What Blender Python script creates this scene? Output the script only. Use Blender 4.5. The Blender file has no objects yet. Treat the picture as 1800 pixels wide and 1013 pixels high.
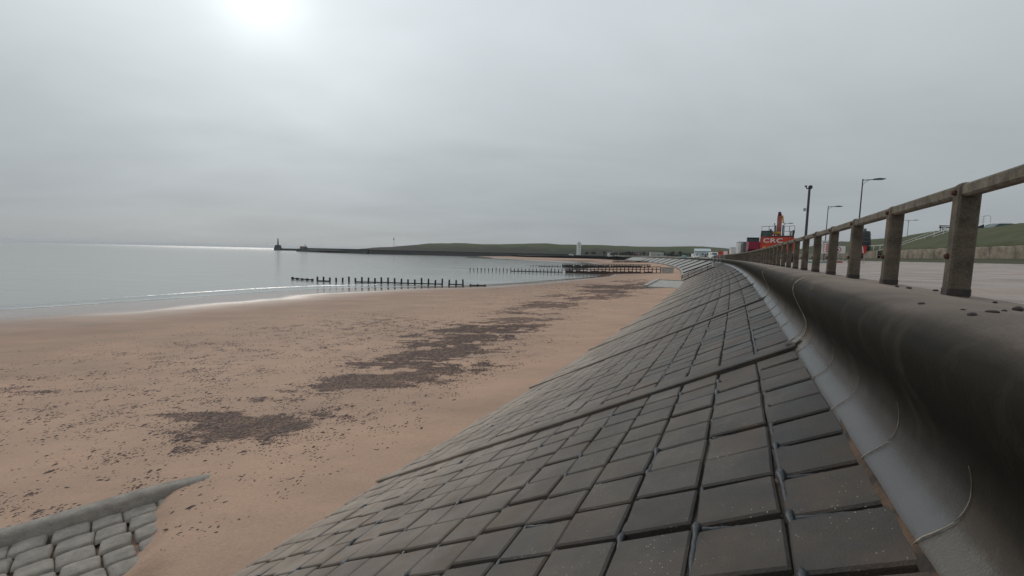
import bpy, math, random
import numpy as np
from mathutils import Matrix, Vector
random.seed(7); rng = np.random.default_rng(7)
R = math.radians
sc = bpy.context.scene
col = sc.collection
EYE = 6.0
# ------------------------------------------------------------------ camera
cam_d = bpy.data.cameras.new('camera'); cam = bpy.data.objects.new('camera', cam_d); col.objects.link(cam)
cam_d.sensor_width = 36.0; cam_d.lens = 36.0 * 740 / 1800; cam_d.clip_start = 0.05; cam_d.clip_end = 60000
PITCH = math.atan(61 / 740.0); ROLL = math.atan(0.0233)
cam.matrix_world = Matrix.Translation((0, 0, EYE)) @ Matrix.Rotation(R(90) - PITCH, 4, 'X') @ Matrix.Rotation(ROLL, 4, 'Z')
sc.camera = cam
# ------------------------------------------------------------------ sky and sun
SUN_EL, SUN_AZ = R(26.2), R(-30.4)          # azimuth from +Y towards +X
sund = Vector((math.sin(SUN_AZ) * math.cos(SUN_EL), math.cos(SUN_AZ) * math.cos(SUN_EL), math.sin(SUN_EL)))
world = bpy.data.worlds.new('World'); sc.world = world; world.use_nodes = True
def N(nt, typ, **kw):
    n = nt.nodes.new(typ)
    for k, v in kw.items():
        if k in n.bl_rna.properties: setattr(n, k, v)
        else: n.inputs[k].default_value = v
    return n
def L(nt, a, b): nt.links.new(a, b)
def math_(nt, op, a, b=None, c=None, clamp=False):
    n = nt.nodes.new('ShaderNodeMath'); n.operation = op; n.use_clamp = clamp
    for i, v in enumerate((a, b, c)):
        if v is None: continue
        if isinstance(v, (int, float)): n.inputs[i].default_value = v
        else: L(nt, v, n.inputs[i])
    return n.outputs[0]
def mixc(nt, f, a, b, mode='MIX'):
    n = nt.nodes.new('ShaderNodeMix'); n.data_type = 'RGBA'; n.blend_type = mode
    for i, v in ((0, f), (6, a), (7, b)):
        if isinstance(v, (int, float)): n.inputs[i].default_value = v
        elif isinstance(v, tuple): n.inputs[i].default_value = (*v[:3], 1)
        else: L(nt, v, n.inputs[i])
    return n.outputs[2]
def ramp(nt, f, stops):
    n = nt.nodes.new('ShaderNodeValToRGB'); cr = n.color_ramp
    while len(cr.elements) > 1: cr.elements.remove(cr.elements[-1])
    for i, (p, c) in enumerate(stops):
        e = cr.elements[0] if i == 0 else cr.elements.new(p)
        e.position = p; e.color = (c, c, c, 1) if isinstance(c, (int, float)) else (*c, 1)
    L(nt, f, n.inputs[0]); return n.outputs[0]
nt = world.node_tree; nt.nodes.clear()
wo = N(nt, 'ShaderNodeOutputWorld'); bg = N(nt, 'ShaderNodeBackground'); L(nt, bg.outputs[0], wo.inputs[0])
sky = N(nt, 'ShaderNodeTexSky', sky_type='NISHITA', sun_disc=False); sky.sun_elevation = SUN_EL; sky.sun_rotation = SUN_AZ
tc = N(nt, 'ShaderNodeTexCoord'); nrm = N(nt, 'ShaderNodeVectorMath', operation='NORMALIZE'); L(nt, tc.outputs['Generated'], nrm.inputs[0])
sx = N(nt, 'ShaderNodeSeparateXYZ'); L(nt, nrm.outputs[0], sx.inputs[0])
el = math_(nt, 'MAXIMUM', sx.outputs[2], 0.0)
den = math_(nt, 'ADD', el, 0.16)
cx = math_(nt, 'DIVIDE', sx.outputs[0], den); cy = math_(nt, 'DIVIDE', sx.outputs[1], den)
cv = N(nt, 'ShaderNodeCombineXYZ'); L(nt, cx, cv.inputs[0]); L(nt, math_(nt, 'MULTIPLY', cy, 1.7), cv.inputs[1])
n1 = N(nt, 'ShaderNodeTexNoise', Scale=0.55, Detail=6.0, Roughness=0.52, Distortion=0.6); L(nt, cv.outputs[0], n1.inputs['Vector'])
n2 = N(nt, 'ShaderNodeTexNoise', Scale=1.9, Detail=5.0, Roughness=0.55, Distortion=0.4); L(nt, cv.outputs[0], n2.inputs['Vector'])
cl = math_(nt, 'ADD', math_(nt, 'MULTIPLY', math_(nt, 'SUBTRACT', n1.outputs[0], 0.5), 0.36), math_(nt, 'MULTIPLY', math_(nt, 'SUBTRACT', n2.outputs[0], 0.5), 0.10))
grad = ramp(nt, el, [(0.0, 0.37), (0.06, 0.38), (0.14, 0.43), (0.25, 0.52), (0.42, 0.64), (1.0, 0.80)])
dt = N(nt, 'ShaderNodeVectorMath', operation='DOT_PRODUCT'); L(nt, nrm.outputs[0], dt.inputs[0]); dt.inputs[1].default_value = sund
dp = math_(nt, 'MAXIMUM', dt.outputs['Value'], 0.0)
g1 = math_(nt, 'MULTIPLY', math_(nt, 'POWER', dp, 380.0), 0.30)
g2 = math_(nt, 'MULTIPLY', math_(nt, 'POWER', dp, 26.0), 0.17)
g3 = math_(nt, 'MULTIPLY', math_(nt, 'POWER', dp, 7.0), 0.085)
glow = math_(nt, 'ADD', math_(nt, 'ADD', g1, g2), g3)
glow = math_(nt, 'MULTIPLY', glow, math_(nt, 'ADD', 1.0, math_(nt, 'MULTIPLY', cl, 1.4)))
lum = math_(nt, 'ADD', math_(nt, 'MULTIPLY', grad, math_(nt, 'ADD', 1.0, cl)), glow)
tint = mixc(nt, ramp(nt, el, [(0, 0.0), (0.5, 1.0)]), (0.905, 0.985, 1.035), (0.92, 1.0, 1.045))
cloud = mixc(nt, 1.0, tint, lum, 'MULTIPLY')
skys = mixc(nt, 1.0, sky.outputs[0], (0.06, 0.06, 0.06), 'MULTIPLY')
L(nt, mixc(nt, 0.965, skys, cloud), bg.inputs[0]); bg.inputs[1].default_value = 1.0
sl = bpy.data.lights.new('sun', 'SUN'); sl.energy = 0.8; sl.angle = R(26); sl.color = (1.0, 0.95, 0.87)
so = bpy.data.objects.new('sun', sl); col.objects.link(so); so.rotation_euler = (-sund).to_track_quat('-Z', 'Y').to_euler()
sc.view_settings.view_transform = 'Standard'; sc.view_settings.look = 'None'; sc.view_settings.gamma = 1.0
sc.view_settings.use_curve_mapping = False; sc.view_settings.exposure = 0.0

# ------------------------------------------------------------------ path of the sea wall: s metres along, u metres landward
A0, RC, S0 = R(28), 1080.0, 8.0
def heading(s): return A0 - max(0.0, s - S0) / RC
def WV(s, u):
    s = np.asarray(s, float); u = np.asarray(u, float); l = np.maximum(0, s - S0); a = A0 - l / RC; m = np.minimum(s, S0)
    x = math.sin(A0) * m + RC * (np.cos(a) - math.cos(A0)); y = math.cos(A0) * m + RC * (math.sin(A0) - np.sin(a))
    return x + u * np.cos(a), y - u * np.sin(a)
def W(s, u, z=0.0):
    x, y = WV(s, u); return Vector((float(x), float(y), z))
def vnoise(x, y, seed=0):
    x = np.asarray(x, float); y = np.asarray(y, float); xi = np.floor(x).astype(np.int64); yi = np.floor(y).astype(np.int64); fx = x - xi; fy = y - yi
    def h(a, b):
        v = np.sin(a * 127.1 + b * 311.7 + seed * 74.7) * 43758.5453
        return v - np.floor(v)
    fx = fx * fx * (3 - 2 * fx); fy = fy * fy * (3 - 2 * fy)
    return (h(xi, yi) * (1 - fx) + h(xi + 1, yi) * fx) * (1 - fy) + (h(xi, yi + 1) * (1 - fx) + h(xi + 1, yi + 1) * fx) * fy
def fbm(x, y, seed=0, o=4):
    v = 0; a = .5
    for i in range(o): v = v + a * vnoise(x * 2 ** i, y * 2 ** i, seed + i); a *= .5
    return v / (1 - .5 ** o)
def sstep(a, b, x): t = np.clip((np.asarray(x, float) - a) / (b - a), 0, 1); return t * t * (3 - 2 * t)

# ------------------------------------------------------------------ mesh helpers
class MB:
    def __init__(s): s.v = []; s.f = []
    def add(s, vs, fs):
        o = len(s.v); s.v.extend([tuple(v) for v in vs]); s.f.extend([tuple(i + o for i in f) for f in fs]); return s
    def box(s, c, d, m=None, ch=0.0):
        x, y, z = d[0] / 2, d[1] / 2, d[2] / 2
        if ch <= 0:
            vs = [(i * x, j * y, k * z) for k in (-1, 1) for j in (-1, 1) for i in (-1, 1)]
            fs = [(0, 2, 3, 1), (4, 5, 7, 6), (0, 1, 5, 4), (2, 6, 7, 3), (0, 4, 6, 2), (1, 3, 7, 5)]
        else:
            vs, fs = chbox(d, ch)
        vs = [Vector(v) for v in vs]
        if m is not None: vs = [m @ v for v in vs]
        return s.add([v + Vector(c) for v in vs], fs)
    def tube(s, pts, r, n=8, cap=True):
        pts = [Vector(p) for p in pts]; rs = r if isinstance(r, (list, tuple)) else [r] * len(pts); rings = []
        for i, p in enumerate(pts):
            t = (pts[min(i + 1, len(pts) - 1)] - pts[max(i - 1, 0)]).normalized()
            a = Vector((0, 0, 1)) if abs(t.z) < .9 else Vector((1, 0, 0)); e1 = t.cross(a).normalized(); e2 = t.cross(e1)
            rings.append([p + (e1 * math.cos(2 * math.pi * k / n) + e2 * math.sin(2 * math.pi * k / n)) * rs[i] for k in range(n)])
        vs = [v for r_ in rings for v in r_]
        fs = [(i * n + k, i * n + (k + 1) % n, (i + 1) * n + (k + 1) % n, (i + 1) * n + k) for i in range(len(pts) - 1) for k in range(n)]
        if cap: fs += [tuple(range(n))[::-1], tuple((len(pts) - 1) * n + k for k in range(n))]
        return s.add(vs, fs)
    def prism(s, poly, y0, y1, axis='y'):
        n = len(poly)
        if axis == 'y': vs = [(a, y0, b) for a, b in poly] + [(a, y1, b) for a, b in poly]
        elif axis == 'x': vs = [(y0, a, b) for a, b in poly] + [(y1, a, b) for a, b in poly]
        else: vs = [(a, b, y0) for a, b in poly] + [(a, b, y1) for a, b in poly]
        fs = [tuple(range(n))[::-1], tuple(range(n, 2 * n))] + [(i, (i + 1) % n, n + (i + 1) % n, n + i) for i in range(n)]
        return s.add(vs, fs)
    def build(s, name, mat, parent=None, smooth=False):
        me = bpy.data.meshes.new(name); me.from_pydata(s.v, [], s.f); me.update()
        return link(name, me, mat, parent, smooth)
def chbox(d, c):
    x, y, z = d[0] / 2, d[1] / 2, d[2] / 2; vs = []; idx = {}
    for sx_ in (-1, 1):
        for sy in (-1, 1):
            for sz in (-1, 1):
                for ax in range(3):
                    p = [sx_ * (x - c), sy * (y - c), sz * (z - c)]; p[ax] = (sx_ * x, sy * y, sz * z)[ax]
                    idx[(sx_, sy, sz, ax)] = len(vs); vs.append(tuple(p))
    fs = []
    for ax in range(3):
        o = [i for i in range(3) if i != ax]
        for sg in (-1, 1):
            q = []
            for a, b in ((-1, -1), (1, -1), (1, 1), (-1, 1)):
                k = [0, 0, 0]; k[ax] = sg; k[o[0]] = a; k[o[1]] = b; q.append(idx[(*k, ax)])
            fs.append(tuple(q) if (sg > 0) == (ax != 1) else tuple(q[::-1]))
        for a in (-1, 1):
            for b in (-1, 1):
                k0 = [0, 0, 0]; k1 = [0, 0, 0]; k0[ax] = -1; k1[ax] = 1; k0[o[0]] = k1[o[0]] = a; k0[o[1]] = k1[o[1]] = b
                fs.append((idx[(*k0, o[0])], idx[(*k1, o[0])], idx[(*k1, o[1])], idx[(*k0, o[1])]))
    for sx_ in (-1, 1):
        for sy in (-1, 1):
            for sz in (-1, 1): fs.append(tuple(idx[(sx_, sy, sz, a)] for a in range(3)))
    return vs, fs
def fixn(me):
    import bmesh
    bm = bmesh.new(); bm.from_mesh(me); bmesh.ops.recalc_face_normals(bm, faces=bm.faces); bm.to_mesh(me); bm.free()
def link(name, me, mat, parent=None, smooth=False, fix=True):
    if fix and len(me.polygons) < 60000: fixn(me)
    o = bpy.data.objects.new(name, me); col.objects.link(o)
    if mat is not None and len(me.materials) == 0: me.materials.append(mat)
    if smooth: me.polygons.foreach_set('use_smooth', [True] * len(me.polygons))
    if parent is not None: o.parent = parent
    return o
def npmesh(name, V, Fq, mat, parent=None, smooth=False, attrs=None):
    me = bpy.data.meshes.new(name); V = np.asarray(V, np.float32); Fq = np.asarray(Fq, np.int32); k = Fq.shape[1]
    me.vertices.add(len(V)); me.vertices.foreach_set('co', V.ravel()); me.loops.add(Fq.size); me.loops.foreach_set('vertex_index', Fq.ravel())
    me.polygons.add(len(Fq)); me.polygons.foreach_set('loop_start', np.arange(0, Fq.size, k, dtype=np.int32))
    me.update(calc_edges=True); me.validate()
    for an, av in (attrs or {}).items():
        at = me.attributes.new(an, 'FLOAT', 'POINT'); at.data.foreach_set('value', np.asarray(av, np.float32))
    return link(name, me, mat, parent, smooth, fix=False)
def gridfaces(n, m):
    i, j = np.meshgrid(np.arange(n - 1), np.arange(m - 1), indexing='ij'); a = i * m + j
    return np.stack([a, a + m, a + m + 1, a + 1], -1).reshape(-1, 4)
def tag(o, label=None, cat=None, group=None, kind=None):
    if label: o['label'] = label
    if cat: o['category'] = cat
    if group: o['group'] = group
    if kind: o['kind'] = kind
    return o
def empty(name, loc=(0, 0, 0), rz=0.0, label=None, cat=None, group=None):
    o = bpy.data.objects.new(name, None); col.objects.link(o); o.location = loc; o.rotation_euler = (0, 0, rz); o.empty_display_size = .2
    return tag(o, label, cat, group)
def inst(name, me, parent, mw):
    o = bpy.data.objects.new(name, me); col.objects.link(o); o.parent = parent; o.matrix_local = mw; return o
def copy_tree(o, parent=None):
    c = o.copy(); col.objects.link(c); c.parent = parent
    for ch in list(o.children): copy_tree(ch, c)
    return c

# ------------------------------------------------------------------ materials
MATS = {}
def mat(name, c1, c2=None, scale=3.0, rough=0.8, bump=0.0, bscale=60.0, fine=0.25, spec=0.4, metal=0.0, stretch=(1, 1, 1), contrast=(0.35, 0.65), extra=None, emit=None):
    m = bpy.data.materials.new(name); m.use_nodes = True; nt = m.node_tree; b = nt.nodes['Principled BSDF']
    geo = N(nt, 'ShaderNodeNewGeometry'); mp = N(nt, 'ShaderNodeMapping'); mp.inputs['Scale'].default_value = stretch; L(nt, geo.outputs['Position'], mp.inputs[0])
    c2 = c2 or tuple(x * .7 for x in c1)
    n = N(nt, 'ShaderNodeTexNoise', Scale=scale, Detail=6.0, Roughness=0.6); L(nt, mp.outputs[0], n.inputs['Vector'])
    c = mixc(nt, ramp(nt, n.outputs[0], [(contrast[0], 0.0), (contrast[1], 1.0)]), c1, c2)
    f = N(nt, 'ShaderNodeTexNoise', Scale=bscale, Detail=4.0, Roughness=0.7); L(nt, mp.outputs[0], f.inputs['Vector'])
    if fine > 0:
        fv = ramp(nt, f.outputs[0], [(0.25, 1 - fine), (0.75, 1 + fine * .6)]); c = mixc(nt, 1.0, c, fv, 'MULTIPLY')
    b.inputs['Roughness'].default_value = rough; b.inputs['Specular IOR Level'].default_value = spec; b.inputs['Metallic'].default_value = metal
    if bump > 0:
        bp = N(nt, 'ShaderNodeBump', Strength=min(1.0, bump), Distance=0.02); L(nt, f.outputs[0], bp.inputs['Height']); L(nt, bp.outputs[0], b.inputs['Normal'])
    if extra: c = extra(nt, geo, c, b, n, f) or c
    L(nt, c, b.inputs['Base Color'])
    MATS[name] = m; return m

def ex_sand(nt, geo, c, b, n, f):
    at = N(nt, 'ShaderNodeAttribute', attribute_name='weed'); pz = N(nt, 'ShaderNodeSeparateXYZ'); L(nt, geo.outputs['Position'], pz.inputs[0])
    n3 = N(nt, 'ShaderNodeTexNoise', Scale=15.0, Detail=4.0, Roughness=0.7); L(nt, geo.outputs['Position'], n3.inputs['Vector'])
    wv = math_(nt, 'ADD', at.outputs['Fac'], math_(nt, 'MULTIPLY', math_(nt, 'SUBTRACT', n3.outputs[0], 0.5), 2.3))
    nb = N(nt, 'ShaderNodeTexNoise', Scale=2.6, Detail=4.0, Roughness=0.55, Distortion=.6); L(nt, geo.outputs['Position'], nb.inputs['Vector'])
    b1 = N(nt, 'ShaderNodeBump', Strength=.55, Distance=.06); L(nt, nb.outputs[0], b1.inputs['Height']); b2 = N(nt, 'ShaderNodeBump', Strength=.35, Distance=.012); L(nt, f.outputs[0], b2.inputs['Height']); L(nt, b1.outputs[0], b2.inputs['Normal']); L(nt, b2.outputs[0], b.inputs['Normal'])
    dry = ramp(nt, pz.outputs[2], [(0.2, 0.02), (0.42, 1.0)]); L(nt, math_(nt, 'MULTIPLY', dry, .55), b1.inputs['Strength']); L(nt, math_(nt, 'MULTIPLY', dry, .35), b2.inputs['Strength'])
    c = mixc(nt, ramp(nt, wv, [(0.62, 0.0), (1.05, 0.7)]), c, (0.1, 0.06, 0.047))
    nw = N(nt, 'ShaderNodeTexNoise', Scale=0.12, Detail=4.0, Roughness=0.5); L(nt, geo.outputs['Position'], nw.inputs['Vector'])
    zz = math_(nt, 'ADD', pz.outputs[2], math_(nt, 'MULTIPLY', math_(nt, 'SUBTRACT', nw.outputs[0], 0.5), 0.16))
    wet = ramp(nt, zz, [(0.0, 1.0), (0.2, 1.0), (0.36, 0.7), (0.75, 0.3), (1.05, 0.0)])
    c = mixc(nt, wet, c, mixc(nt, 1.0, c, (0.62, 0.62, 0.64), 'MULTIPLY'))
    L(nt, ramp(nt, zz, [(0.0, 0.07), (0.2, 0.10), (0.29, 0.5), (0.5, 0.85)]), b.inputs['Roughness'])
    L(nt, ramp(nt, zz, [(0.2, 0.5), (0.32, 0.16)]), b.inputs['Specular IOR Level'])
    return c
mat('sand', (0.47, 0.305, 0.218), (0.345, 0.235, 0.172), scale=0.5, stretch=(.45, 1, 1), contrast=(.3, .7), rough=.85, bump=.35, bscale=38, fine=.2, spec=.16, extra=ex_sand)
mat('pebble', (0.11, 0.06, 0.045), (0.055, 0.034, 0.028), scale=14, rough=.7, fine=.3)
mat('dark_stone', (0.06, 0.045, 0.04), (0.035, 0.03, 0.03), scale=20, rough=.8)
def ex_slab(nt, geo, c, b, n, f):
    oi = N(nt, 'ShaderNodeObjectInfo'); at = N(nt, 'ShaderNodeAttribute', attribute_name='var')
    rv = math_(nt, 'FRACT', math_(nt, 'ADD', oi.outputs['Random'], at.outputs['Fac']))
    c = mixc(nt, 1.0, c, ramp(nt, rv, [(0, 0.7), (0.7, 1.1), (1, 1.45)]), 'MULTIPLY')
    pz = N(nt, 'ShaderNodeSeparateXYZ'); L(nt, geo.outputs['Position'], pz.inputs[0])
    low = math_(nt, 'ADD', pz.outputs[2], math_(nt, 'MULTIPLY', math_(nt, 'SUBTRACT', n.outputs[0], 0.5), 1.4))
    c = mixc(nt, ramp(nt, math_(nt, 'DIVIDE', low, 5.0), [(0.24, 0.97), (0.38, 0.8), (0.56, 0.46), (0.76, 0.16), (0.95, 0.0)]), c, (0.27, 0.218, 0.175))
    v = N(nt, 'ShaderNodeTexVoronoi', Scale=42.0); v.inputs['Randomness'].default_value = 1.0; L(nt, geo.outputs['Position'], v.inputs['Vector'])
    ng = N(nt, 'ShaderNodeTexNoise', Scale=2.2, Detail=3.0); L(nt, geo.outputs['Position'], ng.inputs['Vector'])
    sp = math_(nt, 'MULTIPLY', math_(nt, 'LESS_THAN', v.outputs['Distance'], 0.13), ramp(nt, ng.outputs[0], [(0.44, 0), (0.58, 1)]))
    vs = N(nt, 'ShaderNodeSeparateColor'); L(nt, v.outputs['Color'], vs.inputs[0])
    sp = math_(nt, 'MULTIPLY', sp, math_(nt, 'GREATER_THAN', vs.outputs[0], 0.6))
    c = mixc(nt, sp, c, (0.5, 0.47, 0.43))
    n5 = N(nt, 'ShaderNodeTexNoise', Scale=1.3, Detail=6.0, Roughness=.7); L(nt, geo.outputs['Position'], n5.inputs['Vector'])
    c = mixc(nt, ramp(nt, n5.outputs[0], [(0.48, 0), (0.7, 0.6)]), c, (0.12, 0.082, 0.055))
    n8 = N(nt, 'ShaderNodeTexNoise', Scale=.55, Detail=5.0, Roughness=.7); L(nt, geo.outputs['Position'], n8.inputs['Vector'])
    c = mixc(nt, 1.0, c, ramp(nt, n8.outputs[0], [(0.3, 0.72), (0.7, 1.35)]), 'MULTIPLY')
    n9 = N(nt, 'ShaderNodeTexNoise', Scale=7.0, Detail=6.0, Roughness=.8); L(nt, geo.outputs['Position'], n9.inputs['Vector'])
    c = mixc(nt, ramp(nt, n9.outputs[0], [(0.6, 0), (0.74, 0.5)]), c, (0.16, 0.135, 0.11))
    L(nt, ramp(nt, n5.outputs[0], [(0.3, 0.42), (0.7, 0.68)]), b.inputs['Roughness'])
    return c
mat('slab', (0.056, 0.046, 0.038), (0.03, 0.028, 0.027), scale=1.7, rough=.55, bump=.5, bscale=90, fine=.3, extra=ex_slab)
mat('bed', (0.045, 0.038, 0.032), (0.09, 0.06, 0.04), scale=5, rough=.9, bump=.6, bscale=50)
mat('mortar', (0.13, 0.095, 0.07), (0.035, 0.03, 0.027), scale=3.5, rough=.9, bump=.6, bscale=40, contrast=(.4, .6))
mat('rib', (0.088, 0.08, 0.072), (0.055, 0.05, 0.046), scale=3, rough=.7, bump=.5, bscale=80)
mat('bitumen', (0.035, 0.042, 0.05), (0.02, 0.022, 0.027), scale=12, rough=.38, bump=.3, bscale=40, spec=.5)
mat('rust_strip', (0.13, 0.08, 0.05), (0.04, 0.03, 0.024), scale=5, rough=.85, bump=.6, bscale=60, contrast=(0.42, 0.62))
def ex_wall(nt, geo, c, b, n, f):
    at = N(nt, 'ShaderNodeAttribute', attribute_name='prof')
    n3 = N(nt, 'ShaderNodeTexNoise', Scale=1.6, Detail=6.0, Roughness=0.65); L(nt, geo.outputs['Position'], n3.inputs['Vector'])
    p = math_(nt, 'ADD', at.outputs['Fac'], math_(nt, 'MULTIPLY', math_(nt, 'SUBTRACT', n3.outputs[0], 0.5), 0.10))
    stain_shade = ramp(nt, p, [(0.10, 0.0), (0.19, 0.42), (0.27, 0.86), (0.36, 1.0), (0.52, 0.97), (0.575, 0.8), (0.63, 0.42), (0.69, 0.1), (0.74, 0.0)])  # dark staining, with the shade under the overhang painted into the colour
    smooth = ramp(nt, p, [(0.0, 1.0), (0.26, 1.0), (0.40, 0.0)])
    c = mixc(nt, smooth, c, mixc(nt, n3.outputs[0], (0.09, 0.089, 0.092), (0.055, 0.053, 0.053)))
    pd = N(nt, 'ShaderNodeVectorMath', operation='DOT_PRODUCT'); L(nt, geo.outputs['Position'], pd.inputs[0]); pd.inputs[1].default_value = (math.sin(A0), math.cos(A0), 0)
    sv = math_(nt, 'ADD', pd.outputs['Value'], 0.0); conc = ramp(nt, p, [(0.27, 1.0), (0.40, 0.0)])
    near = math_(nt, 'MULTIPLY', math_(nt, 'LESS_THAN', sv, 2.11), conc)
    c = mixc(nt, near, c, mixc(nt, ramp(nt, n3.outputs[0], [(0.52, 0.0), (0.68, 1.0)]), (0.07, 0.058, 0.045), (0.2, 0.17, 0.13)))
    ban = math_(nt, 'MULTIPLY', ramp(nt, math_(nt, 'ABSOLUTE', math_(nt, 'SUBTRACT', sv, 6.25)), [(0.22, 0.75), (0.4, 0.0)]), conc)
    c = mixc(nt, ban, c, (0.12, 0.088, 0.055))
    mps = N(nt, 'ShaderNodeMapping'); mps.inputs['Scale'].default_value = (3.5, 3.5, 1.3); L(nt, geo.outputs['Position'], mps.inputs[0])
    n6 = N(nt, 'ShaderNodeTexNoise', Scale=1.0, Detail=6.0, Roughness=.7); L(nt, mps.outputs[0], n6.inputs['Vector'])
    c = mixc(nt, stain_shade, c, mixc(nt, ramp(nt, n6.outputs[0], [(0.5, 0.0), (0.72, 1.0)]), (0.012, 0.012, 0.0095), (0.036, 0.032, 0.024)))
    L(nt, math_(nt, 'ADD', math_(nt, 'MULTIPLY', conc, math_(nt, 'MULTIPLY', 0.5, math_(nt, 'SUBTRACT', 1.0, stain_shade))), 0.07), b.inputs['Specular IOR Level'])
    L(nt, ramp(nt, p, [(0.0, 0.24), (0.2, 0.28), (0.36, 0.7), (1, 0.72)]), b.inputs['Roughness'])
    v = N(nt, 'ShaderNodeTexVoronoi', Scale=5.0); L(nt, geo.outputs['Position'], v.inputs['Vector'])
    ly = math_(nt, 'MULTIPLY', math_(nt, 'LESS_THAN', math_(nt, 'ADD', v.outputs['Distance'], math_(nt, 'MULTIPLY', f.outputs[0], .25)), 0.25), ramp(nt, p, [(0.50, 0), (0.54, 1), (0.64, 1), (0.68, 0)]))
    vs = N(nt, 'ShaderNodeSeparateColor'); L(nt, v.outputs['Color'], vs.inputs[0])
    c = mixc(nt, math_(nt, 'MULTIPLY', math_(nt, 'MULTIPLY', ly, 0.8), math_(nt, 'GREATER_THAN', vs.outputs[1], 0.86)), c, (0.2, 0.15, 0.03))
    return c
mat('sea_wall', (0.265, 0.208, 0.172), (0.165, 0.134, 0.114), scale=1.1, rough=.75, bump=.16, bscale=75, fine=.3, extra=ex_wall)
mat('seam', (0.42, 0.37, 0.29), (0.2, 0.16, 0.11), scale=9, rough=.7)
def ex_prom(nt, geo, c, b, n, f):
    nw = N(nt, 'ShaderNodeTexNoise', Scale=.9, Detail=5.0, Roughness=.6); L(nt, geo.outputs['Position'], nw.inputs['Vector'])
    L(nt, ramp(nt, nw.outputs[0], [(0.4, 0.42), (0.6, 0.7)]), b.inputs['Roughness'])
    v = N(nt, 'ShaderNodeTexVoronoi', Scale=9.0); L(nt, geo.outputs['Position'], v.inputs['Vector']); vs = N(nt, 'ShaderNodeSeparateColor'); L(nt, v.outputs['Color'], vs.inputs[0])
    return mixc(nt, math_(nt, 'MULTIPLY', math_(nt, 'LESS_THAN', v.outputs['Distance'], .16), math_(nt, 'GREATER_THAN', vs.outputs[0], .7)), c, (0.07, 0.055, 0.05))
mat('prom', (0.35, 0.268, 0.225), (0.25, 0.2, 0.172), scale=.7, rough=.62, bump=.4, bscale=30, fine=.28, extra=ex_prom)
mat('post', (0.15, 0.12, 0.088), (0.07, 0.058, 0.043), scale=5, rough=.85, bump=.8, bscale=55, fine=.4)
mat('rail', (0.2, 0.175, 0.135), (0.085, 0.072, 0.052), scale=7, rough=.85, bump=.8, bscale=50, fine=.4)
mat('rust', (0.12, 0.045, 0.025), (0.06, 0.03, 0.02), scale=30, rough=.9)
mat('block', (0.33, 0.29, 0.25), (0.22, 0.195, 0.17), scale=5, rough=.85, bump=.7, bscale=60, fine=.3)
mat('timber', (0.04, 0.032, 0.028), (0.022, 0.02, 0.02), scale=3, rough=.85, bump=.4, bscale=30)
mat('timber_red', (0.06, 0.034, 0.028), (0.03, 0.022, 0.02), scale=2, rough=.85)
mat('concrete', (0.42, 0.395, 0.36), (0.3, 0.285, 0.26), scale=.8, rough=.85, bump=.3, bscale=20)
mat('grass', (0.042, 0.055, 0.017), (0.075, 0.075, 0.032), scale=.5, rough=.95, bump=.8, bscale=14, fine=.45)
mat('old_wall', (0.26, 0.215, 0.165), (0.1, 0.085, 0.062), scale=1.3, rough=.9, bump=.8, bscale=12, fine=.4)
mat('verge', (0.05, 0.058, 0.026), (0.075, 0.07, 0.04), scale=1, rough=.95, bump=.8, bscale=20, fine=.4)
mat('ground', (0.1, 0.095, 0.085), (0.07, 0.075, 0.05), scale=.05, rough=.95)
def ex_hill(nt, geo, c, b, n, f):
    pz = N(nt, 'ShaderNodeSeparateXYZ'); L(nt, geo.outputs['Position'], pz.inputs[0])
    n3 = N(nt, 'ShaderNodeTexNoise', Scale=0.03, Detail=8.0, Roughness=0.7); L(nt, geo.outputs['Position'], n3.inputs['Vector'])
    sh = ramp(nt, math_(nt, 'ADD', n3.outputs[0], math_(nt, 'MULTIPLY', math_(nt, 'SUBTRACT', 18.0, pz.outputs[2]), 0.026)), [(0.47, 0.0), (0.6, 0.9)])
    return mixc(nt, sh, c, (0.032, 0.034, 0.026))
mat('hill', (0.06, 0.075, 0.032), (0.09, 0.088, 0.046), scale=.03, rough=1, fine=.4, bscale=.25, spec=.1, extra=ex_hill)
mat('rock', (0.045, 0.044, 0.042), (0.028, 0.028, 0.028), scale=.2, rough=.95, fine=.4, bscale=1.5)
mat('white', (0.72, 0.72, 0.7), (0.6, 0.6, 0.58), scale=1, rough=.5, fine=.06)
mat('pale_wall', (0.5, 0.49, 0.45), (0.4, 0.39, 0.36), scale=.3, rough=.8, fine=.1)
mat('pale_blue', (0.45, 0.5, 0.52), (0.38, 0.43, 0.45), scale=.2, rough=.6, fine=.06)
mat('roof', (0.09, 0.085, 0.085), (0.06, 0.06, 0.06), scale=.5, rough=.85)
mat('red', (0.5, 0.03, 0.02), (0.38, 0.025, 0.02), scale=1.5, rough=.42, fine=.12)
mat('orange_red', (0.55, 0.06, 0.028), (0.36, 0.04, 0.022), scale=2, rough=.45, fine=.15)
mat('boom_red', (0.24, 0.05, 0.028), (0.12, 0.035, 0.024), scale=2.5, rough=.5, fine=.2)
mat('magenta', (0.33, 0.03, 0.07), (0.22, 0.02, 0.05), scale=2, rough=.5)
mat('yellow', (0.5, 0.28, 0.04), (0.4, 0.2, 0.04), scale=4, rough=.5)
mat('orange_lamp', (0.7, 0.25, 0.03), (0.6, 0.2, 0.03), scale=4, rough=.3)
mat('dark', (0.03, 0.032, 0.034), (0.02, 0.02, 0.022), scale=3, rough=.6)
mat('rubber', (0.02, 0.02, 0.02), (0.03, 0.028, 0.025), scale=6, rough=.9)
mat('grey_metal', (0.15, 0.155, 0.16), (0.1, 0.105, 0.11), scale=2, rough=.5, metal=.3, fine=.1)
mat('pole', (0.06, 0.065, 0.07), (0.045, 0.048, 0.052), scale=2, rough=.55, metal=.3, fine=.1)
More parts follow.
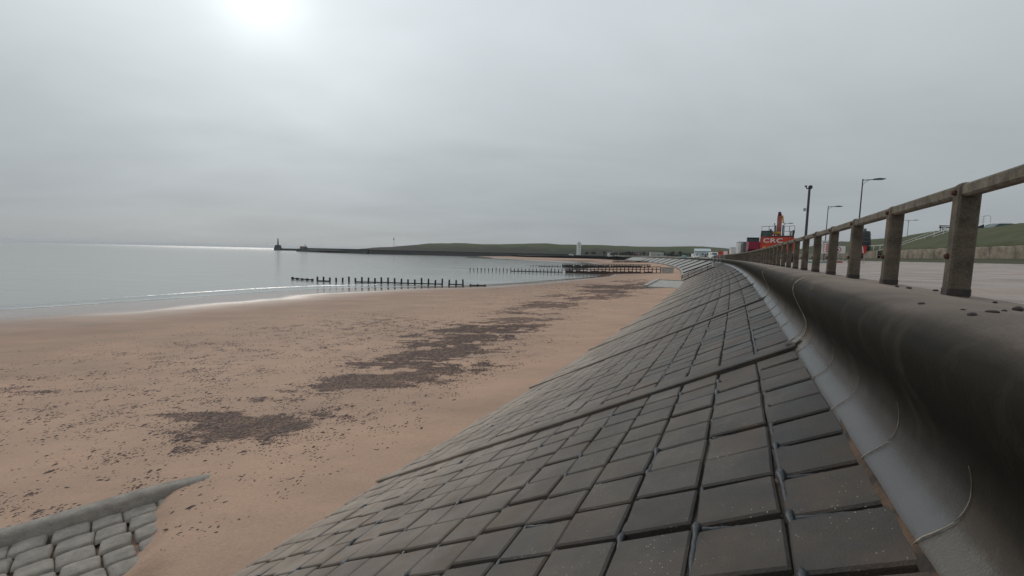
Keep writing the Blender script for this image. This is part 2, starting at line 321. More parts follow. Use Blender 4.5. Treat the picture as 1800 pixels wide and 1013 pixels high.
mat('galv', (0.4, 0.41, 0.41), (0.3, 0.31, 0.31), scale=3, rough=.45, metal=.4, fine=.08)
mat('green_dark', (0.035, 0.06, 0.052), (0.025, 0.045, 0.04), scale=3, rough=.5)
mat('turquoise', (0.1, 0.33, 0.33), (0.08, 0.28, 0.28), scale=2, rough=.6)
mat('glass', (0.05, 0.085, 0.08), (0.04, 0.065, 0.065), scale=.7, rough=.08, fine=0, spec=.6)
mat('brick', (0.22, 0.1, 0.07), (0.16, 0.075, 0.055), scale=.8, rough=.9)
mat('leaf', (0.045, 0.058, 0.03), (0.03, 0.038, 0.022), scale=.6, rough=.9, spec=.2)
mat('bark', (0.05, 0.042, 0.035), scale=3, rough=.95)
mat('foam', (0.8, 0.8, 0.78), (0.66, 0.67, 0.66), scale=3, rough=.7)
def ex_sea(nt, geo, c, b, n, f):
    mp = N(nt, 'ShaderNodeMapping'); mp.inputs['Scale'].default_value = (1, 1, 1); mp.inputs['Rotation'].default_value = (0, 0, R(20)); L(nt, geo.outputs['Position'], mp.inputs[0])
    mp2 = N(nt, 'ShaderNodeMapping'); mp2.inputs['Scale'].default_value = (.35, 1, 1); L(nt, mp.outputs[0], mp2.inputs[0])
    a = N(nt, 'ShaderNodeTexNoise', Scale=.9, Detail=5.0, Roughness=0.6); L(nt, mp2.outputs[0], a.inputs['Vector'])
    w2 = N(nt, 'ShaderNodeTexNoise', Scale=.06, Detail=3.0); L(nt, mp2.outputs[0], w2.inputs['Vector'])
    h = math_(nt, 'ADD', math_(nt, 'MULTIPLY', a.outputs[0], .16), math_(nt, 'MULTIPLY', w2.outputs[0], .8))
    bp = N(nt, 'ShaderNodeBump', Strength=.3, Distance=1.0); L(nt, h, bp.inputs['Height']); L(nt, bp.outputs[0], b.inputs['Normal'])
    b.inputs['IOR'].default_value = 1.33
    py = N(nt, 'ShaderNodeSeparateXYZ'); L(nt, geo.outputs['Position'], py.inputs[0]); L(nt, ramp(nt, math_(nt, 'DIVIDE', py.outputs[1], 4000.0), [(0.03, 0.09), (0.2, 0.13), (0.6, 0.34)]), b.inputs['Roughness'])
    return None
mat('sea', (0.27, 0.285, 0.268), (0.295, 0.298, 0.27), scale=.01, rough=.16, fine=0, spec=.5, extra=ex_sea)

# ------------------------------------------------------------------ water, beach, promenade, bank, far land
V = [(-26000, -400, 0), (26000, -400, 0), (26000, 30000, 0), (-26000, 30000, 0)]
tag(npmesh('sea', V, [(0, 1, 2, 3)], MATS['sea']), kind='structure')
US = np.array([[-60, -61], [0, -57], [20, -55.5], [38, -55.5], [48, -52.5], [63, -42], [80, -37], [103, -33], [119, -29], [133, -30], [150, -48], [200, -50], [260, -52], [347, -66], [380, -120], [470, -180], [620, -190]])
def foot_u(s): return -6.35 - 2.3 * sstep(93, 108, s)
def beach_z(s, u):
    us = np.interp(s, US[:, 0], US[:, 1]); fu = foot_u(s); d = (fu - u) / (fu - us)
    z = 1.27 * (1 - d) + np.where(d < 0, .0, 0)
    z = np.where(d < 0, 1.27 + (-d) * .6, z)
    z = z + (fbm(s * .11, u * .13, 3) - .5) * .24 * np.clip(1 - d * .75, .06, 1) + (fbm(s * .5, u * .6, 9) - .5) * .09 * np.clip(1.1 - d * 1.3, .03, 1)
    z = z + .13 * np.exp(-((u - fu) / 1.3) ** 2) * (fbm(s * .35, 0 * u, 5) - .35)
    # hollow of the stone apron by the near toe, sand banked up round it
    kd = (u - (-10.19 + (s - 1.84) * .315))              # distance landward of the kerb line
    edge = 3.35 - (u + 9.0) * -.5 * 1.0
    edge = 3.3 - (u + 9.02) * .48 + (fbm(u * 1.7, s * .6, 88) - .5) * 1.1
    hol = sstep(-.22, -.05, kd) * sstep(3.9, 2.9, kd) * sstep(.55, -.25, s - edge)
    z = z - .29 * hol
    return z
s_ax = np.concatenate([np.arange(-30, -1, 1.0), np.arange(-1, 24, .16), np.arange(24, 60, .45), np.arange(60, 140, 1.2), np.arange(140, 561, 5.0)])
u_ax = np.concatenate([np.arange(-4.6, -16, -.16), np.arange(-16, -36, -.3), np.arange(-36, -72, -.8), np.arange(-72, -261, -6.0)])
Sg, Ug = np.meshgrid(s_ax, u_ax, indexing='ij')
def weed(s, u):
    x, y = WV(s, u)
    q = fbm(x * .45, y * 1.2, 21, 5); st = fbm(x * .22 + 3, y * 1.5 / (1 + .02 * np.maximum(y - 12, 0)), 41, 4); q2 = fbm(x * .12, y * .25, 33, 3)
    def blob(x0, y0, rx, ry, tl=0.0): return np.exp(-(((x - x0) / rx) ** 2) ** 1.1 - (((y - y0 - tl * (x - x0)) / ry) ** 2) ** 1.1)
    solid = 2.8 * blob(-6.4, 11.15, 1.45, 1.0, .22) + 1.6 * blob(-8.6, 11.75, 1.9, .36, -.05) + .9 * blob(-7.5, 13.25, 1.1, .26, .12)
    solid = solid + 2.2 * blob(-4.8, 15.3, 2.6, .8, .3) + 2.3 * blob(-3.3, 16.9, 2.7, 1.05, .35) + 1.3 * blob(-4.9, 18.1, 2.6, .7, .15) + 1.3 * blob(-3.4, 19.6, 2.6, .9, .25) + 1.1 * blob(-1.8, 21.2, 2.6, .9, .2)
    solid = solid + .3 * blob(-15.8, 14.2, 3.2, .6, .05) + .35 * blob(-11.6, 9.75, 1.8, .22, .1)
    ln = -14.2 - .03 * np.maximum(s - 28, 0) + 1.6 * (fbm(s * .09, 0 * s, 8) - .5)
    c = 2.1 * np.exp(-((u - ln) / (1.6 + .045 * s)) ** 2) * sstep(15, 21, s) * (1 - sstep(88, 104, s)) * (.2 + 1.3 * np.clip((st - .36) * 3.4, 0, 1))
    sc_ = (.5 + .3 * sstep(6, 12, s)) * np.exp(-((u + 18.5 + .05 * s) / 6.5) ** 2) * (1 - sstep(80, 110, s)) + .2 * np.exp(-((u + 10.5) / 2.2) ** 2) * (1 - sstep(11, 16, s))
    g_ = fbm(x * 1.6, y * 3.2, 55, 4); w = solid * (.3 + .9 * np.clip((q - .3) * 2.4, 0, 1)) * (.35 + 1.2 * np.clip((g_ - .3) * 2.6, 0, 1)) + c * (.25 + 1.2 * np.clip((g_ - .32) * 2.6, 0, 1)) + .32 * np.exp(-((x + 4.5 - .25 * (y - 16)) / 4.5) ** 2 - ((y - 16.5) / 6.5) ** 2) * (.3 + 1.4 * np.clip((g_ - .34) * 2.6, 0, 1)) + np.minimum(.5, sc_ * (.2 + 1.8 * np.clip((q - .4) * 2.2, 0, 1)) * (.4 + 1.2 * np.clip((q2 - .35) * 2.4, 0, 1)))
    return w * sstep(-38, -31, u) * sstep(-7.0, -8.6, u)
Zg = beach_z(Sg, Ug); Xg, Yg = WV(Sg, Ug); Wg = weed(Sg, Ug)
far_dark = 1.0 * np.exp(-((Ug + 62) / 26) ** 2) * sstep(300, 340, Sg) * (1 - sstep(430, 470, Sg))
tag(npmesh('beach_sand', np.stack([Xg, Yg, Zg], -1).reshape(-1, 3), gridfaces(len(s_ax), len(u_ax)), MATS['sand'], smooth=True, attrs={'weed': (Wg * .8 + far_dark).ravel()}), kind='structure')
# promenade, kerb, verge, bank and the land behind
def strip(name, s_list, prof, m, kind='structure', smooth=True, zf=None, attrs=None):
    s_list = np.asarray(s_list, float); pu = np.array([p[0] for p in prof]); pz = np.array([p[1] for p in prof])
    S, U = np.meshgrid(s_list, pu, indexing='ij'); Z = np.broadcast_to(pz, S.shape).copy()
    if zf is not None: Z = zf(S, U, Z)
    X, Y = WV(S, U); at = {k: np.broadcast_to(np.array(v), S.shape).ravel() for k, v in (attrs or {}).items()}
    o = npmesh(name, np.stack([X, Y, Z], -1).reshape(-1, 3), gridfaces(len(s_list), len(pu)), m, smooth=smooth, attrs=at)
    if kind: tag(o, kind=kind)
    return o
sl_all = np.concatenate([np.arange(-30, 60, 2.0), np.arange(60, 620, 8.0)])
PZ = EYE - .327
strip('promenade_paving', sl_all, [(2.12, PZ - .012), (5, PZ + .06), (16.0, PZ + .30)], MATS['prom'])
strip('kerb', sl_all, [(16.0, PZ + .25), (16.0, PZ + .385), (16.18, PZ + .39), (16.18, PZ + .25)], MATS['concrete'], smooth=False)
strip('verge', sl_all, [(16.18, PZ + .36), (17.0, PZ + .62), (17.75, PZ + .8)], MATS['verge'])
def bank_f(S, U, Z):
    k = 1 - sstep(125, 175, S); b0 = PZ + .7
    nz = (fbm(S * .12, U * .2, 13) - .5) * .5 * sstep(18.5, 20, U) + (fbm(S * .9, U * .9, 15) - .5) * .2
    return b0 + (Z - b0) * (.02 + .98 * k) + nz * k
s_b = np.concatenate([np.arange(-30, 180, 1.0), np.arange(180, 620, 10.0)])
prof = [(17.9, PZ + .7), (17.95, PZ + 1.72)] + [(u, PZ + 1.75 + 2.7 * float(sstep(16.5, 26.0, u))) for u in np.arange(18.4, 27, .6)] + [(30, PZ + 4.5), (36, PZ + 4.55)]
strip('grass_bank', s_b, prof, MATS['grass'], zf=bank_f)
rw = empty('retaining_wall', W(40, 17.7, PZ + .4), 0, 'low rough pale stone wall along the foot of the grass bank', 'wall')
for a in np.arange(-30, 150, 3.0):
    if 66.4 < a + 1.5 < 69.6: continue
    ss = np.arange(a + .01, a + 3.0, .33); P = []
    for q in ss:
        h = 1.70 + .16 * (float(fbm(q * .7, 2.2, 101)) - .5) + .1 * (float(fbm(q * 2.7, 5.2, 102)) - .5)
        for u_, z_ in ((17.62, .3), (17.58, h - .06), (17.64, h), (17.98, h + .01), (18.05, .5)): P.append(W(float(q), u_ + .05 * (float(fbm(q * 1.9, u_ * 9, 103)) - .5), PZ + z_)[:])
    o = npmesh('wall_length', P, gridfaces(len(ss), 5), MATS['old_wall']); o.parent = rw; o.matrix_parent_inverse = rw.matrix_basis.inverted()
strip('esplanade_road', s_b, [(36, PZ + 4.53), (60, PZ + 4.6), (400, PZ + 5)], MATS['ground'], zf=lambda S, U, Z: PZ + .4 + (Z - PZ - .4) * (1 - sstep(125, 175, S)))
# far land: flat ground behind the bay and the headland ridge
RIDGE = [(-340, 3), (-304.8, 9.2), (-286.6, 12.6), (-256, 14), (-232, 16.9), (-202, 20), (-178, 23), (-135, 24), (-123, 25.1), (-99, 24.8), (-63, 23.9), (-26, 24.7), (34, 27.5), (70, 28.8), (107, 27.2), (143, 28), (191, 28), (264, 26.6), (312, 27.1), (361, 29.5), (409, 30), (446, 27.5), (482, 26), (560, 26), (700, 24), (900, 22)]
rx = np.array([r[0] for r in RIDGE]); rz = np.array([r[1] for r in RIDGE])
hx = np.arange(-345, 1100, 5.0); hv = np.concatenate([np.arange(0, 1.01, .04), [1.15, 1.4, 2.0, 3.0]])
HX, HV = np.meshgrid(hx, hv, indexing='ij'); y0 = 655 + 0 * HX; ZR = np.interp(HX, rx, rz)
HY = y0 + (905 - y0) * HV + np.where(HX < -200, (-200 - HX) * .35, 0)
HZ = np.where(HV <= 1, 5.0 + (ZR - 5.0) * (.35 * HV + .65 * sstep(.1, 1, HV)), ZR - (HV - 1) * 6) + (fbm(HX * .05, HY * .03, 50) - .5) * 3.4 * np.clip(HV * (1.0 - .55 * HV), 0, 1)
HZ = np.where(HV == 0, 3.0, HZ)
tag(npmesh('headland_hill', np.stack([HX * (1 + 0 * HY), HY, HZ], -1).reshape(-1, 3), gridfaces(len(hx), len(hv)), MATS['hill'], smooth=True), kind='structure')
V = [(100, 470, 4.9), (300, 380, 5.2), (1100, 200, 5.2), (1100, 700, 5.2), (-20, 700, 3.6), (20, 560, 3.4)]
me = bpy.data.meshes.new('town_ground'); me.from_pydata(V, [], [tuple(range(6))]); tag(link('town_ground', me, MATS['ground']), kind='structure')
V = [(-60, 655, .5), (-30, 540, .25), (10, 430, .15), (60, 400, .7), (128, 480, 2.2), (120, 560, 3.0), (150, 660, 3.6)]
me = bpy.data.meshes.new('far_beach_sand'); me.from_pydata(V, [], [tuple(range(7))]); tag(link('far_beach_sand', me, MATS['sand']), kind='structure')

# ------------------------------------------------------------------ revetment: slabs on the slope
BETA = R(28); cB, sB = math.cos(BETA), math.sin(BETA); U1, Z1 = .655, EYE - 1.1
def flat(s): return 1.0 - .2 * float(sstep(93, 108, s))
def slope_pt(s, t, off=0.0):
    return W(s, U1 - t * cB + off * sB * 1.0 * -1, Z1 - t * sB * flat(s) + off * cB)
def slope_mat(s, t, off=0.0, yaw=0.0):
    a = heading(s); ex = Vector((math.sin(a), math.cos(a), 0)); n = Vector((math.cos(a), -math.sin(a), 0)); fl = flat(s)
    ey = (-n * cB + Vector((0, 0, -sB * fl))).normalized(); ez = ex.cross(ey)
    if ez.z < 0: ez = -ez
    p = slope_pt(s, t) + ez * off
    return Matrix(((ex.x, ey.x, ez.x, p.x), (ex.y, ey.y, ez.y, p.y), (ex.z, ey.z, ez.z, p.z), (0, 0, 0, 1))) @ Matrix.Rotation(yaw, 4, 'Z')
rev = empty('revetment', W(6, -2, 3.5), 0, 'dark grey sloping revetment of square slabs between the sand and the curved wall', 'revetment')
def under(o): 
    o.parent = rev; o.matrix_parent_inverse = rev.matrix_basis.inverted(); return o
RIBS = [6.2 + 7.0 * k for k in range(-1, 75)]
def slab_mesh(k):
    r = random.Random(k); lx, ly, h, c = .402, .452, .11, .012
    vs = []
    for (zz, ins) in ((-h, 0.0), (-c, 0.0), (0, c)):
        for (i, j) in ((-1, -1), (1, -1), (1, 1), (-1, 1)):
            vs.append([i * (lx / 2 - ins), j * (ly / 2 - ins), zz])
    jit = [(r.uniform(-.007, .007), r.uniform(-.007, .007)) for _ in range(4)]
    for q in range(12): vs[q][0] += jit[q % 4][0]; vs[q][1] += jit[q % 4][1]
    fs = [(8, 9, 10, 11)] + [(a * 4 + i, a * 4 + (i + 1) % 4, a * 4 + 4 + (i + 1) % 4, a * 4 + 4 + i) for a in range(2) for i in range(4)]
    return vs, fs
slabv = [slab_mesh(k) for k in range(8)]
slabme = []
for k, (vs, fs) in enumerate(slabv):
    me = bpy.data.meshes.new('slab'); me.from_pydata(vs, [], fs); me.materials.append(MATS['slab']); slabme.append(me)
camM = np.array(cam.matrix_world.inverted())
def px(p):
    q = camM @ np.array([p[0], p[1], p[2], 1.0]); 
    if q[2] > -.2: return None
    return 900 + 740 * q[0] / -q[2], 506.5 + 740 * q[1] / q[2], -q[2]
slabs = []; JOINTS = {}
for row in range(17):
    t0 = .415 + (row - 1) * .478 if row else -.035
    tc_ = t0 + (.239 if row else .225); off = random.random() * .43
    for bay in range(len(RIBS) - 1):
        if RIBS[bay] > 108: break
        a, b_ = RIBS[bay] + .135, RIBS[bay + 1] - .135; cnt = 15; pitch = (b_ - a) / cnt
        jo = random.uniform(-.05, .05)
        if bay < 3: JOINTS.setdefault(row, []).extend([a + k * pitch + jo for k in range(1, cnt)])
        for k in range(cnt):
            s = a + (k + .5) * pitch + (jo if 0 < k < cnt - 1 else jo * .3) + random.uniform(-.01, .01)
            if s < .2: continue
            sx_, sy_ = pitch / .447, 1.0
            m = slope_mat(s, tc_, random.uniform(-.008, .010), random.uniform(-.014, .014)) @ Matrix.Rotation(random.uniform(-.013, .006), 4, 'Y') @ Matrix.Rotation(random.uniform(-.012, .012), 4, 'X') @ Matrix.Diagonal((sx_ * random.uniform(.975, 1.01), sy_ * random.uniform(.98, 1.005), 1, 1))
            slabs.append((m, random.randrange(8)))
def scr(m):
    q = px(m.translation)
    if q is None or not (-80 < q[0] < 1880 and -50 < q[1] < 1110): return 0
    return 1 / q[2] ** 2 * (1.0 if q[1] < 1040 else .5) * max(.15, (m.translation.z - 0.6) / 4)
order = sorted(range(len(slabs)), key=lambda i: -scr(slabs[i][0]))
VV, FF, AA = [], [], []
for rank, i in enumerate(order):
    m, k = slabs[i]
    if rank < 300:
        o = bpy.data.objects.new('slab', slabme[k]); col.objects.link(o); o.matrix_world = m; under(o)
    else:
        base = len(VV)
        vs, fs = slabv[k]; rv = random.random()
        for v in vs: VV.append(tuple(m @ Vector(v))); AA.append(rv)
        FF += [tuple(x + base for x in f) for f in fs]
o = npmesh('slab_field', VV, FF, MATS['slab'], attrs={'var': AA}); tag(o, kind='stuff'); under(o)
# bed below the slabs, plain slope beyond them
def slope_sheet(name, s_list, t_list, off, m):
    P = [slope_mat(s, t, off).translation[:] for s in s_list for t in t_list]
    return npmesh(name, P, gridfaces(len(s_list), len(t_list)), m)
under(slope_sheet('bed', np.arange(-4, 112, 1.0), [-.08, 2, 4, 6, 8.4], -.062, MATS['bed']))
def ex_far(nt, geo, c, b, n, f):
    return None
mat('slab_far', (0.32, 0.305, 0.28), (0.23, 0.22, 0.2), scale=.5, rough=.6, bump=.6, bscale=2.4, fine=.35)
under(slope_sheet('far_slab_face', np.concatenate([np.arange(109.5, 140, 2.0), np.arange(140, 540, 8.0)]), [-.05, 2, 4, 6, 8.6], -.01, MATS['slab_far']))
for s in RIBS:
    if s < 0 or s > 420 or (s > 95 and int(round((s - 6.2) / 7)) % 4): continue
    mb = MB(); tl = 8.2
    prev = []
    for (dx, z) in ((-.125, -.09), (-.125, .036), (-.105, .05), (.105, .05), (.125, .036), (.125, -.09)):
        prev.append((dx, z))
    vs = []; wk = 1.0 if s < 95 else 1.7
    for t in (-.06, tl):
        M_ = slope_mat(s, t)
        for dx, z in prev: vs.append(M_ @ Vector((dx * wk, 0, z * (1 if s < 95 else 6))))
    n_ = len(prev); mb.add(vs, [(i, (i + 1) % n_, n_ + (i + 1) % n_, n_ + i) for i in range(n_)] + [tuple(range(n_)), tuple(range(n_, 2 * n_))])
    under(mb.build('rib', MATS['slab' if s < 95 else 'rock']))  # far ribs: shade on their near side painted in as a darker colour
# bitumen run into the joints along the rows, swelling into blobs where a cross joint meets the row
for row in range(1, 15):
    t0 = .415 + (row - 1) * .478 - .018; pts = []; rs = []; js = [(q, random.random()) for q in JOINTS[row] + JOINTS[row - 1]]
    s = 1.0
    while s < 13.1:
        bl = 0.0
        for q, rr in js:
            if rr > .3: bl = max(bl, math.exp(-((s - q) / (.022 + .02 * rr)) ** 2) * (.4 + .6 * rr))
        f1 = float(fbm(s * 1.7, row * 7.7, 60)); wide = float(sstep(.46, .7, f1))
        if row == 1: wide = min(1, wide + .45)
        r_ = .007 + .009 * wide + bl * .017
        pts.append(slope_mat(s, t0 + random.uniform(-.003, .003) - bl * .006, -.034 + .022 * wide + bl * .016).translation); rs.append(r_)
        s += .03 if s < 6 else .1
    mb = MB(); mb.tube(pts, rs, 6); under(mb.build('joint_sealant', MATS['bitumen'], smooth=True))
for (s, row, l0, l1) in ((2.27, 0, .05, .44), (1.8, 1, .05, .4), (2.4, 1, .22, .44), (2.7, 0, .2, .44), (1.9, 3, .0, .44), (3.0, 2, .2, .44), (2.8, 4, .15, .44), (3.6, 3, .2, .44), (3.2, 0, .3, .44), (4.0, 1, .25, .44)):
    q = min(JOINTS[row], key=lambda v: abs(v - s)); t0 = (.415 + (row - 1) * .478) if row else -.035
    pts = [slope_mat(q + .004 * math.sin(k * 1.7), t0 + l0 + (l1 - l0) * k / 10, -.03 + .014 * k / 10).translation for k in range(11)]
    mb = MB(); mb.tube(pts, [.006 + .010 * k / 10 + .002 * math.sin(k * 2.3) for k in range(11)], 6); under(mb.build('joint_sealant', MATS['bitumen'], smooth=True))
for row in range(1, 17):
    t0 = .415 + (row - 1) * .478; ss = np.arange(-.6, 40, .1 if row < 9 else .2); P = []
    for q in ss:
        d_ = -.030 - .022 * float(fbm(q * 1.9, row * 3.1, 65))
        for dt_ in (-.03, 0.0, .03): P.append(slope_mat(float(q), t0 + dt_ , d_ + (.006 if dt_ == 0 else 0)).translation[:])
    under(npmesh('joint_mortar', P, gridfaces(len(ss), 3), MATS['mortar'], smooth=True))
# rust brown packing strip along the top edge
for a, b_ in [(x, x + 6.78) for x in (-.69, 6.31, 13.31, 20.31, 27.31, 34.31)]:
    ss = np.arange(a, b_ + .01, .08); prof = []
    P = []
    for s in ss:
        w = .012 + .02 * float(fbm(s * 2.1, 1.5, 70)) + .034 * float(1 - sstep(3.0, 3.5, s))
        h = -.006 + .018 * float(fbm(s * 3.3, 4.5, 71))
        for q, (tt, oo) in enumerate(((-.045 + w, -.07), (-.045 + w * .9, h - .008), (-.045 + w * .35, h + .004), (-.075, h))):
            P.append(slope_mat(s, tt, oo).translation[:])
    under(npmesh('edge_strip', P, gridfaces(len(ss), 4), MATS['rust_strip'], smooth=True))

# ------------------------------------------------------------------ recurved sea wall
PROF = [(.655, 1.15), (.684, 1.073), (.735, 1.02), (.778, .967), (.805, .90), (.813, .834), (.799, .743), (.737, .606), (.675, .481), (.644, .369), (.663, .289), (.705, .247), (.758, .221), (.894, .200), (1.05, .2), (1.2, .215), (1.45, .25), (1.7, .288), (1.95, .327), (2.16, .3285)]
def cr(P, n):
    out = []
    for i in range(len(P) - 1):
        p0 = P[max(i - 1, 0)]; p1 = P[i]; p2 = P[i + 1]; p3 = P[min(i + 2, len(P) - 1)]
        for k in range(n):
            t = k / n
            out.append(tuple(.5 * ((2 * p1[j]) + (-p0[j] + p2[j]) * t + (2 * p0[j] - 5 * p1[j] + 4 * p2[j] - p3[j]) * t * t + (-p0[j] + 3 * p1[j] - 3 * p2[j] + p3[j]) * t ** 3) for j in (0, 1)))
    out.append(P[-1]); return out
PR = cr(PROF, 4)
arc = [0.0]
for i in range(1, len(PR)): arc.append(arc[-1] + math.hypot(PR[i][0] - PR[i - 1][0], PR[i][1] - PR[i - 1][1]))
pa = [min(1.0, i / (len(PR) - 1)) for i in range(len(PR))]
wall = empty('sea_wall', W(6, 1.4, PZ), 0, 'dark concrete sea wall with rounded top and hollow recurved face along the promenade', 'sea wall')
def underw(o): o.parent = wall; o.matrix_parent_inverse = wall.matrix_basis.inverted(); return o
fullp = PR + [(2.16, .5), (2.16, 1.5), (.64, 1.5)]
pfull = pa + [1, 1, 0]
for k in range(-1, 75):
    a, b_ = 6.2 + 7 * k + .008, 6.2 + 7 * (k + 1) - .008
    if a > 540: break
    ss = np.linspace(a, b_, 22 if a < 40 else 5); prof = [(p[0], EYE - p[1]) for p in fullp]
    S, I = np.meshgrid(ss, np.arange(len(prof)), indexing='ij'); U = np.array([p[0] for p in prof])[I]; Z = np.array([p[1] for p in prof])[I]
    wob = (fbm(S * .5, I * .12, 80) - .5) * .012; X, Y = WV(S, U + wob); Z = Z + wob * .6
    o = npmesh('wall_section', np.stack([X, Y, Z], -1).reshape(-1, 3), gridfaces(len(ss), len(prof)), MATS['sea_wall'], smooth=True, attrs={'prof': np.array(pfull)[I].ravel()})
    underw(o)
seg = [i for i in range(len(PR)) if PR[i][1] > .62 and PR[i][0] < .9]
for s in (2.11, 2.9, 3.75, 4.64, 5.85, 6.6, 7.9, 9.2, 10.4, 11.7, 13.2, 14.6, 16.1, 17.8, 20.2, 23.5, 27.2):
    mb = MB(); i0 = 3 if s in (2.9, 4.64) else 2; i1 = len(seg) - random.randrange(2, 7)
    w = random.uniform(.0045, .007); pts = [W(s + .002 * math.sin(i * .3), PR[i][0] - .005, EYE - PR[i][1] + .004) for i in seg[i0:i1]]
    mb.tube(pts, [w * (.5 + .6 * random.random()) * (1 - .85 * k_ / len(pts)) for k_ in range(len(pts))], 5); underw(mb.build('seam', MATS['seam'], smooth=True))
for s in (6.32, 13.3):
    mb = MB(); pts = [W(s + .003 * math.sin(i * .25), PR[i][0] - .002, EYE - PR[i][1] + .002) for i in range(4, len(PR) - 22)]
    mb.tube(pts, [.006 + .004 * random.random() for _ in pts], 5); underw(mb.build('seam', MATS['seam'], smooth=True))
# dark wedge where each rib runs into the wall
for s in RIBS[1:6]:
    mb = MB(); mb.tube([W(s, .60, Z1 + .01), W(s, .70, Z1 + .035), W(s, .765, Z1 + .11)], [.06, .045, .012], 6); underw(mb.build('joint_fillet', MATS['rib'], smooth=True))

# ------------------------------------------------------------------ promenade fence
fence = empty('promenade_fence', W(5.8, 1.95, PZ), 0, 'weathered concrete post and rail fence along the top of the sea wall', 'fence')
def underf(o): o.parent = fence; o.matrix_parent_inverse = fence.matrix_basis.inverted(); return o
def post_mesh():
    w = .082; ch = .018; H = 1.12; sec = lambda k: [(-w * k + ch, -w * k), (w * k - ch, -w * k), (w * k, -w * k + ch), (w * k, w * k - ch), (w * k - ch, w * k), (-w * k + ch, w * k), (-w * k, w * k - ch), (-w * k, -w * k + ch)]
    lev = [(0, 1.04), (.1, 1.02), (.5, 1.0), (1.03, 1.0), (1.075, .97), (1.105, .86), (1.12, .62)]
    vs = [(x, y, z) for z, k in lev for x, y in sec(k)]; n = 8
    fs = [(i * n + k, i * n + (k + 1) % n, (i + 1) * n + (k + 1) % n, (i + 1) * n + k) for i in range(len(lev) - 1) for k in range(n)] + [tuple(range((len(lev) - 1) * n, len(lev) * n))]
    me = bpy.data.meshes.new('post'); me.from_pydata(vs, [], fs); fixn(me); me.materials.append(MATS['post']); return me
def base_mesh():
    mb = MB(); mb.box((0, 0, .045), (.176, .176, .09), ch=.015); me = bpy.data.meshes.new('post_foot'); me.from_pydata(mb.v, [], mb.f); fixn(me); me.materials.append(MATS['dark_stone']); return me
pm = post_mesh(); fm = base_mesh()
def rail_mesh(name, h, w, ln):
    vs = []; c = .022
    for y in (0, 1):
        for x, z in ((-w / 2 + c, -h / 2), (w / 2 - c, -h / 2), (w / 2, -h / 2 + c), (w / 2, h / 2 - c), (w / 2 - c, h / 2), (-w / 2 + c, h / 2), (-w / 2, h / 2 - c), (-w / 2, -h / 2 + c)): vs.append((x, y * ln, z))
    me = bpy.data.meshes.new(name); me.from_pydata(vs, [], [(i, (i + 1) % 8, 8 + (i + 1) % 8, 8 + i) for i in range(8)] + [tuple(range(8)), tuple(range(8, 16))]); fixn(me); me.materials.append(MATS['rail']); return me
PITCHP = 2.125; rt = rail_mesh('top_rail', .125, .115, PITCHP - .15)
mb = MB(); mb.tube([(0, 0, 0), (-.02, 0, 0), (-.034, 0, 0)], [.03, .03, .018], 7); bolt = bpy.data.meshes.new('bolt'); bolt.from_pydata(mb.v, [], mb.f); fixn(bolt); bolt.materials.append(MATS['rust'])
for k in range(-2, 66):
    s = 5.81 + PITCHP * k; a = heading(s); p = W(s, 1.95, PZ)
    Mp = Matrix.Translation(p) @ Matrix.Rotation(-a + random.uniform(-.02, .02), 4, 'Z') @ Matrix.Rotation(random.uniform(-.008, .008), 4, 'X') @ Matrix.Rotation(random.uniform(-.008, .008), 4, 'Y')
    po = bpy.data.objects.new('post', pm); col.objects.link(po); po.matrix_world = Mp; underf(po)
    if k < 14:
        fo = bpy.data.objects.new('post_foot', fm); col.objects.link(fo); fo.parent = po
        for z in (.40, 1.03):
            bo = bpy.data.objects.new('bolt', bolt); col.objects.link(bo); bo.parent = po; bo.location = (-.08, .012, z)
    q = W(s + PITCHP, 1.95, PZ); an = math.atan2(q.x - p.x, q.y - p.y)
    for me_, z, nm in ((rt, 1.045, 'top_rail'),):
        ro = bpy.data.objects.new(nm, me_); col.objects.link(ro)
        ro.matrix_world = Matrix.Translation(W(s, 1.95, PZ + z + random.uniform(-.006, .006))) @ Matrix.Rotation(-an, 4, 'Z') @ Matrix.Translation((0, .075, 0)) @ Matrix.Rotation(random.uniform(-.003, .003), 4, 'X'); underf(ro)
# loose stones on the coping: each one a thing
def stone_mesh(r, seed):
    import bmesh
    bm = bmesh.new(); bmesh.ops.create_icosphere(bm, subdivisions=2, radius=r); rr = random.Random(seed)
    ax = (rr.uniform(.8, 1.3), rr.uniform(.7, 1.0), rr.uniform(.45, .7))
    for v in bm.verts:
        k = 1 + .3 * (math.sin(v.co.x / r * 3.1 + seed) * math.cos(v.co.y / r * 2.7 + seed * 2)) * .6
        v.co = Vector((v.co.x * ax[0] * k, v.co.y * ax[1] * k, v.co.z * ax[2] * k))
    me = bpy.data.meshes.new('pebble'); bm.to_mesh(me); bm.free(); return me
cop = [(2.83, 0.83, 0.013499999999999998, 'small dark pebble lying left of the others on the rounded wall top'), (2.34, 0.84, 0.0165, 'dark pebble nearest the camera on the wall top right of the nearest post'), (2.45, 0.94, 0.01575, 'dark pebble in the middle of the cluster right of the nearest post'), (2.57, 1.02, 0.0105, 'tiny pebble between two larger ones right of the nearest post'), (5.09, 1.96, 0.017, 'dark pebble furthest back in the cluster right of the nearest post'), (2.79, 1.15, 0.02025, 'largest dark pebble at the right picture edge on the wall top'), (5.65, 1.55, 0.022, 'flat dark pebble behind the second nearest fence post'), (5.27, 1.36, 0.016, 'small pebble beside the second nearest fence post'), (6.71, 2.08, 0.026, 'pebble at the paving edge between the two nearest fence posts'), (2.53, 0.88, 0.009000000000000001, 'tiny brown pebble just below the foot of the nearest post')]
